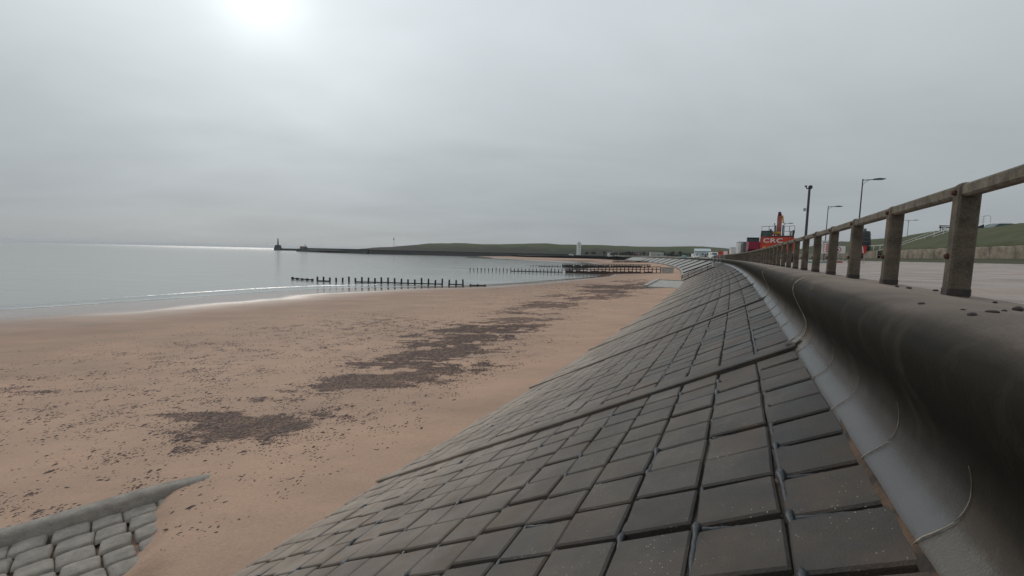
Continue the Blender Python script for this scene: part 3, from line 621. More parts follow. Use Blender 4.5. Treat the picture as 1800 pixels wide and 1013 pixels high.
for i, (s, u, r_, lb) in enumerate(cop):
    zc = EYE - np.interp(u, [p[0] for p in PROF[9:]], [p[1] for p in PROF[9:]])
    o = link('pebble', stone_mesh(r_, i), MATS['dark_stone'], smooth=True); o.location = W(s, u, float(zc) + r_ * .4); o.rotation_euler = (0, 0, i * 1.3); tag(o, lb, 'pebble', 'pebbles on the wall top')

# ------------------------------------------------------------------ stone apron bottom left
apr = empty('stone_apron', W(1.5, -8.5, .9), 0, 'pale grey apron of pillow shaped stone blocks with a kerb, half buried in sand', 'stone apron')
def undera(o): o.parent = apr; o.matrix_parent_inverse = apr.matrix_basis.inverted(); return o
ka = math.atan2(.315, 1.0)       # kerb line in (s,u)
def AP(a, b_, z=0.0):            # a along the kerb, b landward of it
    s = 1.84 + a * math.cos(ka) - b_ * math.sin(ka); u = -10.19 + a * math.sin(ka) + b_ * math.cos(ka); return W(s, u, z), s, u
ss = np.arange(-5.0, 2.95, .12); P = []
for a in ss:
    n_ = float(fbm(a * 2.2, 3.3, 90)) - .5
    zt = 1.275 + n_ * .045 - (.12 * max(0, a - 2.2))
    wd = .30 + .05 * (float(fbm(a * 1.3, 8.8, 91)) - .5)
    for b_, z in ((-wd, zt - .4), (-wd, zt - .03), (-wd + .04, zt), (-.05, zt - .005), (-.005, zt - .05), (.02, zt - .45)):
        p, _, _ = AP(a, b_ + .02 * n_, z); P.append(p[:])
undera(npmesh('kerb_stone', P, gridfaces(len(ss), 6), MATS['block'], smooth=False))
def pillow(lx, ly, seed):
    rr = random.Random(seed); ax = [-1, -.93, -.8, -.45, 0, .45, .8, .93, 1]; n = len(ax); vs = []; sk = rr.uniform(-.06, .06); hl = {1: -.035, .93: .028, .8: .040, .45: .044, 0: .045}
    for a in ax:
        for b_ in ax:
            d = max(abs(a), abs(b_)); rr_ = (abs(a) ** 10 + abs(b_) ** 10) ** .1; k = d / rr_ if rr_ > 0 else 1
            vs.append((a * k * lx / 2 + sk * b_ * ly, b_ * k * ly / 2 + rr.uniform(-.004, .004), hl[d] - .008 * min(abs(a), abs(b_)) + rr.uniform(-.006, .006)))
    return vs, [(i * n + j, (i + 1) * n + j, (i + 1) * n + j + 1, i * n + j + 1) for i in range(n - 1) for j in range(n - 1)]
cols_b = [.01, .40, .79, 1.19, 1.58, 1.98, 2.38, 2.78]
lens_ = [.46, .4, .5, .43, .52, .41, .47, .5, .42, .46, .52, .44, .48, .42, .5, .45]
for bi in range(len(cols_b) - 1):
    b0, b1 = cols_b[bi], cols_b[bi + 1]; a = -5.0 + .05 * bi
    for kk, ln in enumerate(lens_):
        ac = a + ln / 2 + random.uniform(-.02, .02); bc = (b0 + b1) / 2; a += ln; p, s, u = AP(ac, bc)
        if s < 3.7 - (u + 9.02) * .48 and s > -2.5:
            vs, fs = pillow(ln - random.uniform(.012, .03), b1 - b0 - random.uniform(.010, .022), bi * 50 + kk + 300); me = bpy.data.meshes.new('stone_block'); me.from_pydata(vs, [], fs)
            o = link('stone_block', me, MATS['block'], smooth=True); q, _, _ = AP(ac + .1, bc); hdg = math.atan2(q.y - p.y, q.x - p.x)
            zb = 1.07 + .016 * random.uniform(-1, 1) - .03 * bc
            o.matrix_world = Matrix.Translation((p.x, p.y, zb)) @ Matrix.Rotation(hdg, 4, 'Z') @ Matrix.Rotation(random.uniform(-.04, .04), 4, 'X') @ Matrix.Rotation(random.uniform(-.04, .04), 4, 'Y'); undera(o)
# far apron below the steps
fa = empty('concrete_apron', W(76, -9, 1.3), 0, 'flat pale concrete apron with raised edge at the foot of the beach steps', 'apron')
def sbox(name, s0, s1, u0, u1, z0, z1, m, par):
    c = [W(s0, u0), W(s1, u0), W(s1, u1), W(s0, u1)]; mb = MB(); vs = [(v.x, v.y, z0) for v in c] + [(v.x, v.y, z1) for v in c]
    mb.add(vs, [(3, 2, 1, 0), (4, 5, 6, 7), (0, 1, 5, 4), (1, 2, 6, 5), (2, 3, 7, 6), (3, 0, 4, 7)]); o = mb.build(name, m)
    if par is not None: o.parent = par; o.matrix_parent_inverse = par.matrix_basis.inverted()
    return o
sbox('floor_slab', 67.5, 87.5, -10.4, -5.8, .6, 1.42, MATS['concrete'], fa)
sbox('edge_kerb', 67.3, 87.6, -11.0, -10.4, .6, 1.62, MATS['concrete'], fa)
sbox('end_kerb', 87.5, 87.9, -10.4, -5.8, .6, 1.56, MATS['concrete'], fa)

# ------------------------------------------------------------------ pebbles and weed scattered on the sand
n_try = 900000
sC = np.where(rng.random(n_try) < .62, rng.uniform(2, 26, n_try), 2 + 78 * rng.random(n_try) ** 1.4); uC = -7.2 - 27 * rng.random(n_try)
dens = np.minimum(weed(sC, uC), 1.6) * .58 + .034 * sstep(-34, -28, uC) * (fbm(sC * .8, uC * .9, 61) > .46) + .035 * np.exp(-((uC + 10) / 1.6) ** 2) * (sC < 9)
clump = np.clip((fbm(sC * 2.3, uC * 2.3, 77, 3) - .36) * 3.2, .05, 1.6)
wd_ = weed(sC, uC); keep = rng.random(n_try) < dens * np.where(wd_ > .85, .45 + .55 * clump, clump)
sC = sC[keep]; uC = uC[keep]; n_p = len(sC)
inside = ((uC - (-10.19 + (sC - 1.84) * .315)) > -.35) & (sC < 3.6 - (uC + 9.02) * .48)
sC = sC[~inside]; uC = uC[~inside]; n_p = min(len(sC), 230000); sC = sC[:n_p]; uC = uC[:n_p]
xC, yC = WV(sC, uC); zC = beach_z(sC, uC)
octv = np.array([(1, 0, 0), (-1, 0, 0), (0, 1, 0), (0, -1, 0), (0, 0, 1), (.6, .6, .35), (-.6, .6, .4), (-.55, -.6, .3), (.6, -.6, .45)]); octf = np.array([(0, 5, 4), (5, 2, 4), (2, 6, 4), (6, 1, 4), (1, 7, 4), (7, 3, 4), (3, 8, 4), (8, 0, 4)])
sz = .007 + .018 * rng.random(n_p) ** 2.6 + .024 * (rng.random(n_p) < .02); sz *= (1 + .016 * np.clip(sC - 12, 0, 60)) * np.where(weed(sC, uC) > .85, 1.3, 1.0)
ang = rng.uniform(0, math.pi, n_p) * .6 + .2; el_ = 1 + 1.4 * rng.random(n_p)
ca, sa_ = np.cos(ang), np.sin(ang); lx = octv[None, :, 0] * (sz * el_)[:, None] * (1 + .3 * rng.standard_normal((n_p, 9)).clip(-1, 1)); ly = octv[None, :, 1] * sz[:, None] * .9; lz = octv[None, :, 2] * (sz * .75)[:, None]
PX = xC[:, None] + lx * ca[:, None] - ly * sa_[:, None]; PY = yC[:, None] + lx * sa_[:, None] + ly * ca[:, None]; PZ_ = zC[:, None] + lz - .003
Vp = np.stack([PX, PY, PZ_], -1).reshape(-1, 3); Fp = (octf[None] + (np.arange(n_p) * 9)[:, None, None]).reshape(-1, 3)
o = npmesh('pebbles_and_weed', Vp, Fp, MATS['pebble']); tag(o, 'dark pebbles and weed scraps strewn in bands over the sand', 'pebbles', kind='stuff')
print('pebbles', n_p)

# ------------------------------------------------------------------ surf
def ribbon(name, s_list, uf, wf, z, m, hgt=0.0):
    P = []; 
    for s in s_list:
        u = uf(s); w = wf(s)
        for k, (f_, h_) in enumerate(((-.5, 0), (-.15, .8), (.15, 1), (.5, 0))): P.append(W(s, u + f_ * w, z + hgt * h_)[:])
    return npmesh(name, P, gridfaces(len(s_list), 4), m, smooth=True)
usf = lambda s: float(np.interp(s, US[:, 0], US[:, 1]))
fo = ribbon('surf_foam', np.arange(-12, 58, .2), lambda s: usf(s) - .8 + 1.6 * (float(fbm(s * .12, .5, 30)) - .5) + .5 * float(fbm(s * .9, 2.5, 31)), lambda s: max(.02, .42 * (float(fbm(s * .35, 9, 32)) - .2)), .02, MATS['foam'], .05)
tag(fo, 'thin white line of foam where the sea meets the wet sand', 'foam', kind='stuff')
fo2 = ribbon('surf_foam', np.arange(-8, 50, .25), lambda s: usf(s) - 3.2 - .03 * s + 1.5 * (float(fbm(s * .1, 7.5, 37)) - .5), lambda s: max(.01, .5 * (float(fbm(s * .22, 3, 38)) - .5)), .02, MATS['foam'], .04)
tag(fo2, 'broken second line of foam just off the shore', 'foam', kind='stuff')
wv = ribbon('low_wave', np.arange(2, 66, .5), lambda s: usf(s) - 4.5 - .05 * s + 1.2 * (float(fbm(s * .08, .9, 35)) - .5), lambda s: .9 + .7 * float(fbm(s * .2, 4, 36)), -.03, MATS['sea'], .07)
tag(wv, kind='structure')

# ------------------------------------------------------------------ groynes
def groyne(label, A, B, n, h0, h1_, z0=0.0, z1=0.0, rails=(.25,), w=.22, plank=0.0, m='timber', skip=(), tops=None, group='timber groynes', miss=()):
    A = Vector(A); B = Vector(B); d = (B - A); ln = d.length; ang = math.atan2(d.y, d.x)
    root = empty('groyne', (A.x, A.y, z0), 0, label, 'groyne', group)
    for i in range(n):
        if i in skip: continue
        f_ = i / (n - 1); p = A + d * f_; zb = z0 + (z1 - z0) * f_; h = (h0 + (h1_ - h0) * f_) * random.uniform(.78, 1.08)
        if tops and i in tops: h = tops[i]
        mb = MB(); mb.box((0, 0, (h - 1.0) / 2), (w, w, h + 1.0), Matrix.Rotation(ang, 3, 'Z') @ Matrix.Rotation(random.uniform(-.06, .06), 3, 'Y'), ch=.02)
        o = mb.build('post', MATS[m], root); o.location = (p.x - A.x, p.y - A.y, zb - z0)
    for r_ in rails:
        for i in range(n - 1):
            if (i, r_) in miss or i in miss: continue
            f0, f1 = i / (n - 1), (i + 1) / (n - 1); p = A + d * f0; q = A + d * f1; hh = (h0 + (h1_ - h0) * (f0 + f1) / 2)
            zc = z0 + (z1 - z0) * (f0 + f1) / 2 + (r_ if r_ < 1 else r_ - 1) * hh if r_ >= 1 else z0 + (z1 - z0) * (f0 + f1) / 2 + r_ * hh
            mb = MB(); mb.box((0, 0, 0), ((q - p).length + .05, .1, .2), Matrix.Rotation(ang, 3, 'Z') @ Matrix.Rotation(random.uniform(-.01, .01), 3, 'Y'))
            o = mb.build('rail', MATS[m], root); c = (p + q) / 2; o.location = (c.x - A.x - .16 * math.sin(ang), c.y - A.y + .16 * math.cos(ang), zc - z0)
    if plank:
        for i in range(n - 1):
            f0, f1 = i / (n - 1), (i + 1) / (n - 1); p = A + d * f0; q = A + d * f1; zc = z0 + (z1 - z0) * (f0 + f1) / 2
            hh = plank * random.choice((.6, .85, 1, 1, 1.15))
            mb = MB(); mb.box((0, 0, hh / 2 - .3), ((q - p).length + .02, .12, hh + .6), Matrix.Rotation(ang, 3, 'Z'))
            o = mb.build('plank', MATS[m], root); c = (p + q) / 2; o.location = (c.x - A.x + .2 * math.sin(ang), c.y - A.y - .2 * math.cos(ang), zc - z0)
    return root
groyne('nearest groyne, a row of dark upright timber posts standing in shallow water', (-36.2, 78, 0), (-8.6, 73.6, 0), 23, .95, 1.15, -.05, .15, rails=(.12,), w=.24, miss=(2, 3, 4, 5, 19), tops={0: .9, 2: .8})
groyne('short worn stumps at the seaward end of the nearest groyne', (-42.6, 81.4, 0), (-37.4, 78.6, 0), 5, .42, .4, 0, 0, rails=(.4,), w=.32)
groyne('low stumps on the wet sand at the landward end of the nearest groyne', (-7.3, 73.4, 0), (-4.7, 73.1, 0), 3, .4, .22, .12, .25, rails=(.3,), w=.24)
groyne('line of thin posts in the sea leading to the trestle groyne', (-14, 139.2, 0), (16.6, 140.6, 0), 26, .95, 1.2, 0, 0, rails=(.1,), w=.26, miss=tuple(range(0, 11)))
groyne('long dark trestle groyne with rails reaching from sea to the slope, nearest of three', (17.6, 139.0, 0), (45.0, 128.0, 0), 26, 1.45, 2.2, .2, .85, rails=(.95, .62), w=.24, plank=.55, m='timber_red')
groyne('second dark trestle groyne, seen just above the nearest trestle', (24, 203, 0), (62, 190, 0), 34, 1.5, 1.6, .1, .9, rails=(.95, .6), w=.26, plank=.8, m='timber')
groyne('thin posts in the sea before the second trestle groyne', (8.5, 199, 0), (23, 202.6, 0), 12, .7, .9, 0, 0, rails=(.2,), w=.24, miss=(0, 1, 2))
groyne('furthest and smallest dark trestle groyne near the end of the slope', (79, 333, 0), (106, 330, 0), 22, 1.6, 1.6, .7, 1.1, rails=(.9, .5), w=.3, plank=.9, m='timber_red')
gb = empty('groyne_abutment', W(146, -9.5, 1.0), 0, 'pale concrete block joining the trestle groyne to the slope', 'abutment')
for nm, c, d in (('block', (46.8, 127.0, 1.6), (3.4, 2.2, 2.4)), ('cap', (46.8, 127.0, 2.86), (3.6, 2.4, .12))):
    mb = MB(); mb.box(c, d, Matrix.Rotation(R(-21), 3, 'Z')); o = mb.build(nm, MATS['concrete'], gb); o.matrix_parent_inverse = gb.matrix_basis.inverted()
gb.location = (46.8, 127, .4)
for o in gb.children: o.matrix_parent_inverse = Matrix.Translation((-46.8, -127, -.4))

# ------------------------------------------------------------------ beach steps
st = empty('beach_steps', W(91, .6, Z1), 0, 'concrete steps with dark handrails running down the slope to the sand', 'steps')
def unders(o): o.parent = st; o.matrix_parent_inverse = st.matrix_basis.inverted(); return o
for k in range(24):
    t = k * .34; p = slope_mat(91.2, t).translation
    o = sbox('tread', 90.2, 92.0, U1 - t * cB - .32, U1 - t * cB + .02, p.z - .35, p.z + .14, MATS['concrete'], st)
o = sbox('side_wall', 89.9, 90.2, U1 - 7.3, U1, 1.1, 1.3, MATS['rib'], None); bpy.data.objects.remove(o)
for sd in (90.0, 92.1):
    P = [slope_mat(sd, t, .22).translation for t in (-.1, 8.2)]; P2 = [slope_mat(sd, t, -.1).translation for t in (-.1, 8.2)]
    mb = MB(); d = Vector((math.sin(heading(91)), math.cos(heading(91)), 0)) * .14
    mb.add([P[0] - d, P[1] - d, P2[1] - d, P2[0] - d, P[0] + d, P[1] + d, P2[1] + d, P2[0] + d], [(0, 1, 2, 3), (4, 7, 6, 5), (0, 4, 5, 1), (3, 2, 6, 7), (0, 3, 7, 4), (1, 5, 6, 2)])
    unders(mb.build('stringer', MATS['rib'])); posts = []
    for t in np.arange(.1, 8.2, 1.3):
        p = slope_mat(sd, t, .2).translation; mb = MB(); mb.tube([p, p + Vector((0, 0, 1.0))], .03, 6); unders(mb.build('handrail_post', MATS['pole'])); posts.append(p)
    for hz in (.98, .5):
        mb = MB(); mb.tube([posts[0] + Vector((0, 0, hz)), posts[-1] + Vector((0, 0, hz))], .028, 6); unders(mb.build('handrail', MATS['pole']))
lg = empty('landing_railing', W(91, .6, Z1), 0, 'grey railing round the landing at the head of the beach steps', 'railing')
cor = [(88.6, .9), (88.6, -.9), (93.6, -.9), (93.6, .9)]
for (a, b_) in zip(cor[:-1], cor[1:]):
    for hz in (.55, 1.05):
        mb = MB(); mb.tube([W(*a, Z1 + .45 + hz), W(*b_, Z1 + .45 + hz)], .032, 6); o = mb.build('rail', MATS['galv'], lg); o.matrix_parent_inverse = lg.matrix_basis.inverted()
    for k in range(4):
        f_ = k / 3; p = W(a[0] + (b_[0] - a[0]) * f_, a[1] + (b_[1] - a[1]) * f_, Z1 - .2); mb = MB(); mb.tube([p, p + Vector((0, 0, 1.72))], .032, 6); o = mb.build('post', MATS['galv'], lg); o.matrix_parent_inverse = lg.matrix_basis.inverted()
o = sbox('landing', 88.5, 93.7, -1.0, .9, Z1 - .6, Z1 + .2, MATS['concrete'], lg)

# ------------------------------------------------------------------ machines and site things on the promenade
def prom_z(u): return PZ + .02 + .0215 * max(0, u - 2.1)
def letters(txt, size, m, name='lettering'):
    cu = bpy.data.curves.new(name, 'FONT'); cu.body = txt; cu.size = size; cu.extrude = .012; cu.offset = .022 * size; cu.align_x = 'CENTER'; cu.align_y = 'CENTER'; cu.space_character = 1.12
    to = bpy.data.objects.new(name, cu); col.objects.link(to); dg = bpy.context.evaluated_depsgraph_get(); me = bpy.data.meshes.new_from_object(to.evaluated_get(dg))
    bpy.data.objects.remove(to); me.materials.clear(); me.materials.append(m); return me
def placed(o, m): o.matrix_local = m; return o
# excavator (local: x right, y away from camera, z up)
ex = empty('excavator', W(51.0, 4.35, prom_z(4.3)), -heading(51) - R(5), 'orange red tracked excavator with CRC on its rear and raised boom', 'excavator')
def part(name, m, parent, fn, smooth=False):
    mb = MB(); fn(mb); return mb.build(name, MATS[m], parent, smooth)
body = part('counterweight', 'orange_red', ex, lambda b: b.prism([(-1.47, 1.25), (-1.42, 1.12), (1.42, 1.12), (1.47, 1.25), (1.47, 2.42), (1.36, 2.56), (-1.36, 2.56), (-1.47, 2.42)], -.45, .5))
lt = inst('lettering', letters('CRC', .6, MATS['white']), body, Matrix.Translation((-.38, -.465, 2.16)) @ Matrix.Rotation(R(90), 4, 'X') @ Matrix.Diagonal((1.35, 1, 1, 1)))
part('house', 'orange_red', ex, lambda b: b.box((.45, 2.0, 1.75), (2.0, 3.0, 1.5), ch=.06)); part('engine_deck', 'dark', ex, lambda b: b.box((.2, .55, 2.62), (2.2, 1.2, .16), ch=.03))
part('turntable', 'dark', ex, lambda b: b.tube([(0, 1.4, .8), (0, 1.4, 1.1)], .7, 14))
cab = part('cab', 'green_dark', ex, lambda b: b.prism([(.55, 1.1), (2.4, 1.1), (2.5, 1.9), (2.25, 3.22), (.65, 3.25), (.5, 2.5)], -1.47, -.42, 'x'))
part('rear_window', 'glass', cab, lambda b: b.box((-.93, .515, 2.82), (.72, .03, .46), ch=.01)); part('side_window', 'glass', cab, lambda b: b.box((-1.48, 1.5, 2.6), (.03, 1.2, .8)))
part('beacon', 'dark', cab, lambda b: b.tube([(-.62, .9, 3.22), (-.62, .9, 3.42)], .09, 8))
part('boom', 'boom_red', ex, lambda b: (b.prism([(1.6, 1.9), (2.2, 1.7), (3.1, 3.6), (3.75, 4.7), (3.6, 5.05), (3.1, 4.95), (2.2, 3.7)], -.06, .36, 'x')))
part('boom_cylinder', 'grey_metal', ex, lambda b: b.tube([(.52, 1.6, 1.9), (.52, 2.7, 3.9)], .085, 8)); part('boom_cylinder', 'grey_metal', ex, lambda b: b.tube([(-.22, 1.6, 1.9), (-.22, 2.7, 3.9)], .085, 8))
part('stick', 'boom_red', ex, lambda b: b.prism([(3.3, 5.25), (3.75, 5.15), (4.9, 2.6), (4.7, 2.3), (4.4, 2.5)], -.02, .32, 'x')); part('stick_cylinder', 'yellow', ex, lambda b: b.tube([(.5, 2.6, 4.2), (.42, 3.5, 5.0)], .08, 8))
part('stick_head', 'dark', ex, lambda b: (b.box((.12, 3.45, 5.28), (.26, .16, .3)),)); part('bucket', 'dark', ex, lambda b: b.prism([(4.6, 2.4), (5.2, 2.2), (5.3, 1.5), (4.9, 1.1), (4.5, 1.6)], -.4, .7, 'x'))
part('hose_box', 'yellow', ex, lambda b: b.box((-.1, 1.2, 3.0), (.8, .4, .3), ch=.05)); part('exhaust', 'dark', ex, lambda b: b.tube([(1.35, .3, 2.5), (1.35, .3, 3.25)], .09, 8)); part('exhaust', 'dark', ex, lambda b: b.tube([(1.15, .3, 2.5), (1.15, .3, 3.15)], .06, 8))
for x0, x1 in ((-1.42, -.15), (.55, 1.42)):
    part('guard_rail', 'dark', ex, lambda b: (b.tube([(x0, -.3, 2.5), (x0, -.3, 3.62), (x1, -.3, 3.66), (x1, -.3, 2.9)], .03, 6), b.tube([((x0 + x1) / 2, -.3, 2.55), ((x0 + x1) / 2, -.3, 3.62)], .025, 6), b.tube([(x0, -.3, 3.12), (x1, -.3, 3.12)], .022, 6)))
part('mirror', 'dark', ex, lambda b: (b.box((-.3, 1.3, 3.98), (.1, .06, .13)), b.tube([(-.24, 1.3, 3.6), (-.28, 1.3, 3.95)], .02, 5)))
for x in (-1.1, 1.02): part('rear_lamp', 'orange_lamp', ex, lambda b: b.box((x, -.46, 1.45), (.3, .05, .32), ch=.015))
for x in (-1.15, 1.15):
    tr = part('track', 'rubber', ex, lambda b: b.prism([(-.9, .2), (-.6, 0), (3.4, 0), (3.75, .25), (3.75, .6), (3.4, .88), (-.5, .88), (-.9, .6)], x - .3, x + .3, 'x'))
    for y in (-.45, .8, 2.0, 3.3): part('road_wheel', 'grey_metal', tr, lambda b: b.tube([(x - .32, y, .42), (x + .32, y, .42)], .26, 10))
# dumper truck behind
du = empty('dump_truck', W(63.5, 3.6, prom_z(3.6)), -heading(63), 'site dumper with dark glazed cab and magenta tailgate behind the excavator', 'dumper')
part('skip_body', 'magenta', du, lambda b: b.prism([(-.2, 1.5), (2.6, 1.2), (2.9, 2.55), (-.4, 2.5)], -1.0, 1.05, 'x')); part('chassis', 'dark', du, lambda b: b.box((0, 1.6, 1.0), (1.7, 4.4, .6), ch=.05))
cb = part('cab', 'green_dark', du, lambda b: b.prism([(2.9, 1.2), (4.4, 1.2), (4.4, 2.3), (4.15, 3.1), (2.95, 3.1)], -.95, .45, 'x')); part('rear_window', 'glass', cb, lambda b: b.box((-.25, 2.88, 2.78), (1.1, .04, .42))); part('roof', 'dark', cb, lambda b: b.box((-.25, 3.55, 3.15), (1.5, 1.4, .09), ch=.02))
part('air_box', 'white', du, lambda b: b.box((.8, 3.2, 2.75), (.5, .5, .55), ch=.03)); part('exhaust', 'dark', du, lambda b: b.tube([(.8, 3.2, 3.0), (.8, 3.2, 3.4)], .12, 8))
for x in (-.9, .9):
    for y in (.3, 3.0):
        w_ = part('wheel', 'rubber', du, lambda b: b.tube([(x - .2, y, .6), (x - .16, y, .6), (x + .16, y, .6), (x + .2, y, .6)], [.5, .6, .6, .5], 14)); part('hub', 'yellow', w_, lambda b: b.tube([(x - .22, y, .6), (x + .22, y, .6)], .22, 10))
def container(name, s, u, w, l, h, m, door_m, label, cat, ribs=True):
    c = empty(name, W(s, u, prom_z(u)), -heading(s), label, cat)
    b0 = part('shell', m, c, lambda b: b.box((0, l / 2, h / 2 + .1), (w, l, h), ch=.04))
    part('roof_edge', 'grey_metal', c, lambda b: b.box((0, l / 2, h + .12), (w + .06, l + .06, .09)))
    for x in (-w / 4, w / 4):
        d_ = part('door', door_m, c, lambda b: b.box((x, -.012, h / 2 + .08), (w / 2 - .06, .05, h - .22), ch=.01)); part('lock_bar', 'galv', d_, lambda b: b.tube([(x, -.05, .25), (x, -.05, h - .05)], .022, 6))
    if ribs:
        for k in range(int(l / .3)): part('side_rib', m, c, lambda b: b.box((-w / 2 - .008, .2 + k * .3, h / 2 + .1), (.05, .14, h - .25)))
    for k in (.3, l - .3): part('skid', 'dark', c, lambda b: b.box((0, k, .05), (w - .1, .2, .1)))
    return c
container('storage_container', 70.5, 3.35, 1.75, 4.2, 2.5, 'grey_metal', 'grey_metal', 'grey steel storage container between the dumper and the white cabin', 'container')
container('site_cabin', 79.5, 3.15, 1.5, 5.0, 2.9, 'white', 'white', 'tall white site cabin beyond the grey container', 'cabin')
container('tool_store', 76.5, 3.95, .75, 1.2, 2.0, 'red', 'red', 'narrow bright red store standing in front of the tall white cabin', 'store', ribs=False)
container('site_cabin', 95.5, 2.95, 1.25, 4.0, 2.3, 'white', 'white', 'small white site cabin furthest along the fence', 'cabin')
container('tool_store', 94.0, 3.75, .4, .9, 2.1, 'magenta', 'magenta', 'thin magenta store beside the small white cabin', 'store', ribs=False)
# red and white barriers further on
blocks = [(121, 2.2, 'orange_red'), (121.3, 3.0, 'white'), (122.5, 2.7, 'white'), (124, 3.7, 'white'), (123, 4.3, 'orange_red'), (126, 2.4, 'orange_red'), (127, 3.3, 'white')]
names = ['nearest orange red plastic barrier by the fence beyond the cabins', 'white plastic barrier beside the nearest orange one', 'white plastic barrier behind the nearest orange one', 'white plastic barrier left of the second orange barrier', 'second orange red plastic barrier, further from the fence', 'furthest orange red barrier close to the fence', 'furthest white plastic barrier on the promenade']
for (s, u, m), lb in zip(blocks, names):
    c = empty('barrier', W(s, u, prom_z(u)), -heading(s) + random.uniform(-.2, .2), lb, 'barrier', 'plastic barriers on the promenade')
    part('body', m, c, lambda b: b.prism([(-.28, 0), (.28, 0), (.26, .2), (.12, .55), (.1, 1.05), (-.1, 1.05), (-.12, .55), (-.26, .2)], -.5, .5, 'x')); part('foot', 'dark', c, lambda b: b.box((0, 0, .03), (.9, .62, .06)))
    part('panel', m, c, lambda b: b.box((0, 0, 1.6), (.95, .05, 1.0), ch=.01))
# vans and cars
def van(name, loc, rz, m, label, cat='van', L_=4.9, Wd=1.85, H=2.1, group=None, car=False):
    c = empty(name, loc, rz, label, cat, group)
    if car: poly = [(-L_ / 2, .35), (L_ / 2, .35), (L_ / 2 + .03, .75), (L_ / 2 - .15, .98), (L_ * .23, 1.08), (L_ * .06, H - .02), (-L_ * .33, H), (-L_ * .46, 1.12), (-L_ / 2, .95)]
    else: poly = [(-L_ / 2, .3), (L_ / 2, .3), (L_ / 2 + .02, .95), (L_ * .36, 1.15), (L_ * .22, H - .08), (L_ * .1, H), (-L_ / 2 + .08, H), (-L_ / 2, H - .15)]
    bd = part('body', m, c, lambda b: b.prism(poly, -Wd / 2, Wd / 2))
    import bmesh
    bm = bmesh.new(); bm.from_mesh(bd.data); bmesh.ops.bevel(bm, geom=bm.edges[:], offset=.06, segments=2, affect='EDGES'); bm.to_mesh(bd.data); bm.free()
    if car:
        ws = [(L_ * .2, 1.1), (L_ * .055, H - .1), (-L_ * .32, H - .08), (-L_ * .43, 1.14)]
        for y in (-Wd / 2 - .006, Wd / 2 - .02): part('side_window', 'glass', c, lambda b: b.prism(ws, y, y + .026))
        part('windscreen', 'glass', c, lambda b: b.add([(L_ * .235, -.7, 1.1), (L_ * .235, .7, 1.1), (L_ * .08, .62, H - .06), (L_ * .08, -.62, H - .06)], [(0, 1, 2, 3)]))
        for y in (-.6, .6): part('roof_rail', 'galv', c, lambda b: b.tube([(-L_ * .34, y, H - .02), (-L_ * .28, y, H + .08), (L_ * .0, y, H + .08), (L_ * .06, y, H - .02)], .022, 6))
    else:
        part('windscreen', 'glass', c, lambda b: b.add([(L_ * .365, -.72, 1.2), (L_ * .365, .72, 1.2), (L_ * .235, .66, H - .16), (L_ * .235, -.66, H - .16)], [(0, 1, 2, 3)]))
        for y in (-Wd / 2 - .006, Wd / 2 - .02): part('side_window', 'glass', c, lambda b: b.prism([(L_ * .31, 1.2), (L_ * .2, H - .3), (L_ * .08, H - .3), (L_ * .08, 1.2)], y, y + .026))
    for x in (-L_ * .31, L_ * .32):
        for y in (-Wd / 2 + .08, Wd / 2 - .08):
            w_ = part('wheel', 'rubber', c, lambda b: b.tube([(x, y - .11, .33), (x, y + .11, .33)], .33, 14)); part('rim', 'galv', w_, lambda b: b.tube([(x, y - .12, .33), (x, y + .12, .33)], .18, 10))
    for y in (-.68, .68): part('headlight', 'white', c, lambda b: b.box((L_ / 2 + .0, y, .72), (.06, .28, .16), ch=.02))
    part('bumper', 'dark', c, lambda b: b.box((L_ / 2 - .02, 0, .42), (.14, Wd - .1, .22), ch=.03))
    return c
p = W(143.8, 4.4, prom_z(4)); van('van', W(143.8, 2.0, prom_z(2)), -heading(143) - R(90) + R(8), 'white', 'white van facing the camera on the promenade beyond the barriers')
van('van', W(218, 2.8, prom_z(2.8)), -heading(218) - R(70), 'white', 'smaller looking white van further along the promenade, left of the first')
van('car', W(258, 2.2, prom_z(2)), -heading(258) - R(80), 'turquoise', 'small turquoise car parked far along the promenade', 'car', L_=4.0, Wd=1.75, H=1.5, car=True)
van('car', (66.9, 59.0, 10.0), R(178), 'dark', 'dark estate car with roof rails parked on top of the grass bank', 'car', L_=4.6, Wd=1.85, H=1.62, car=True)
# lamp posts and camera mast
def lamp(s, u, zb, h, label, arms=1, r=.075, arm=1.5, az=0.0):
    c = empty('street_lamp', W(s, u, zb), -heading(s) + az, label, 'street lamp', 'street lamps')
    part('column', 'pole', c, lambda b: b.tube([(0, 0, -.3), (0, 0, 1.2), (0, 0, 1.25), (0, 0, h)], [r * 1.5, r * 1.5, r, r * .7], 8))
    for sg in ((1,) if arms == 1 else (1, -1)):
        part('arm', 'pole', c, lambda b: (b.tube([(0, 0, h - .12), (sg * arm * .7, 0, h - .1)], .045, 6), b.tube([(0, 0, h - .75), (sg * .15, 0, h - .4), (sg * .5, 0, h - .16)], .022, 5)))
        hd_ = part('lantern', 'pole', c, lambda b: b.prism([(sg * arm * .6, h - .15), (sg * arm * 1.25, h - .11), (sg * arm * 1.25, h - .06), (sg * arm * .9, h + .02), (sg * arm * .6, h - .02)], -.14, .14)); part('lens', 'galv', hd_, lambda b: b.box((sg * arm * .95, 0, h - .155), (.5, .2, .03)))
    return c
lamp(56.3, 12.2, prom_z(12), 8.7, 'tallest looking single arm street lamp on the promenade')
lamp(82.6, 14.9, prom_z(14.9), 8.7, 'second single arm street lamp, between the camera mast and the tallest lamp')
lamp(149.3, 50.9, PZ + .6, 11.5, 'twin arm street lamp seen between the two nearest fence posts', arms=2, arm=1.7)
lamp(70.6, 26.2, PZ + 4.3, 4.6, 'short street lamp on top of the bank beside the bench', arm=.8)
lamp(118, 15.0, prom_z(15), 8.7, 'low looking far street lamp just right of the excavator')
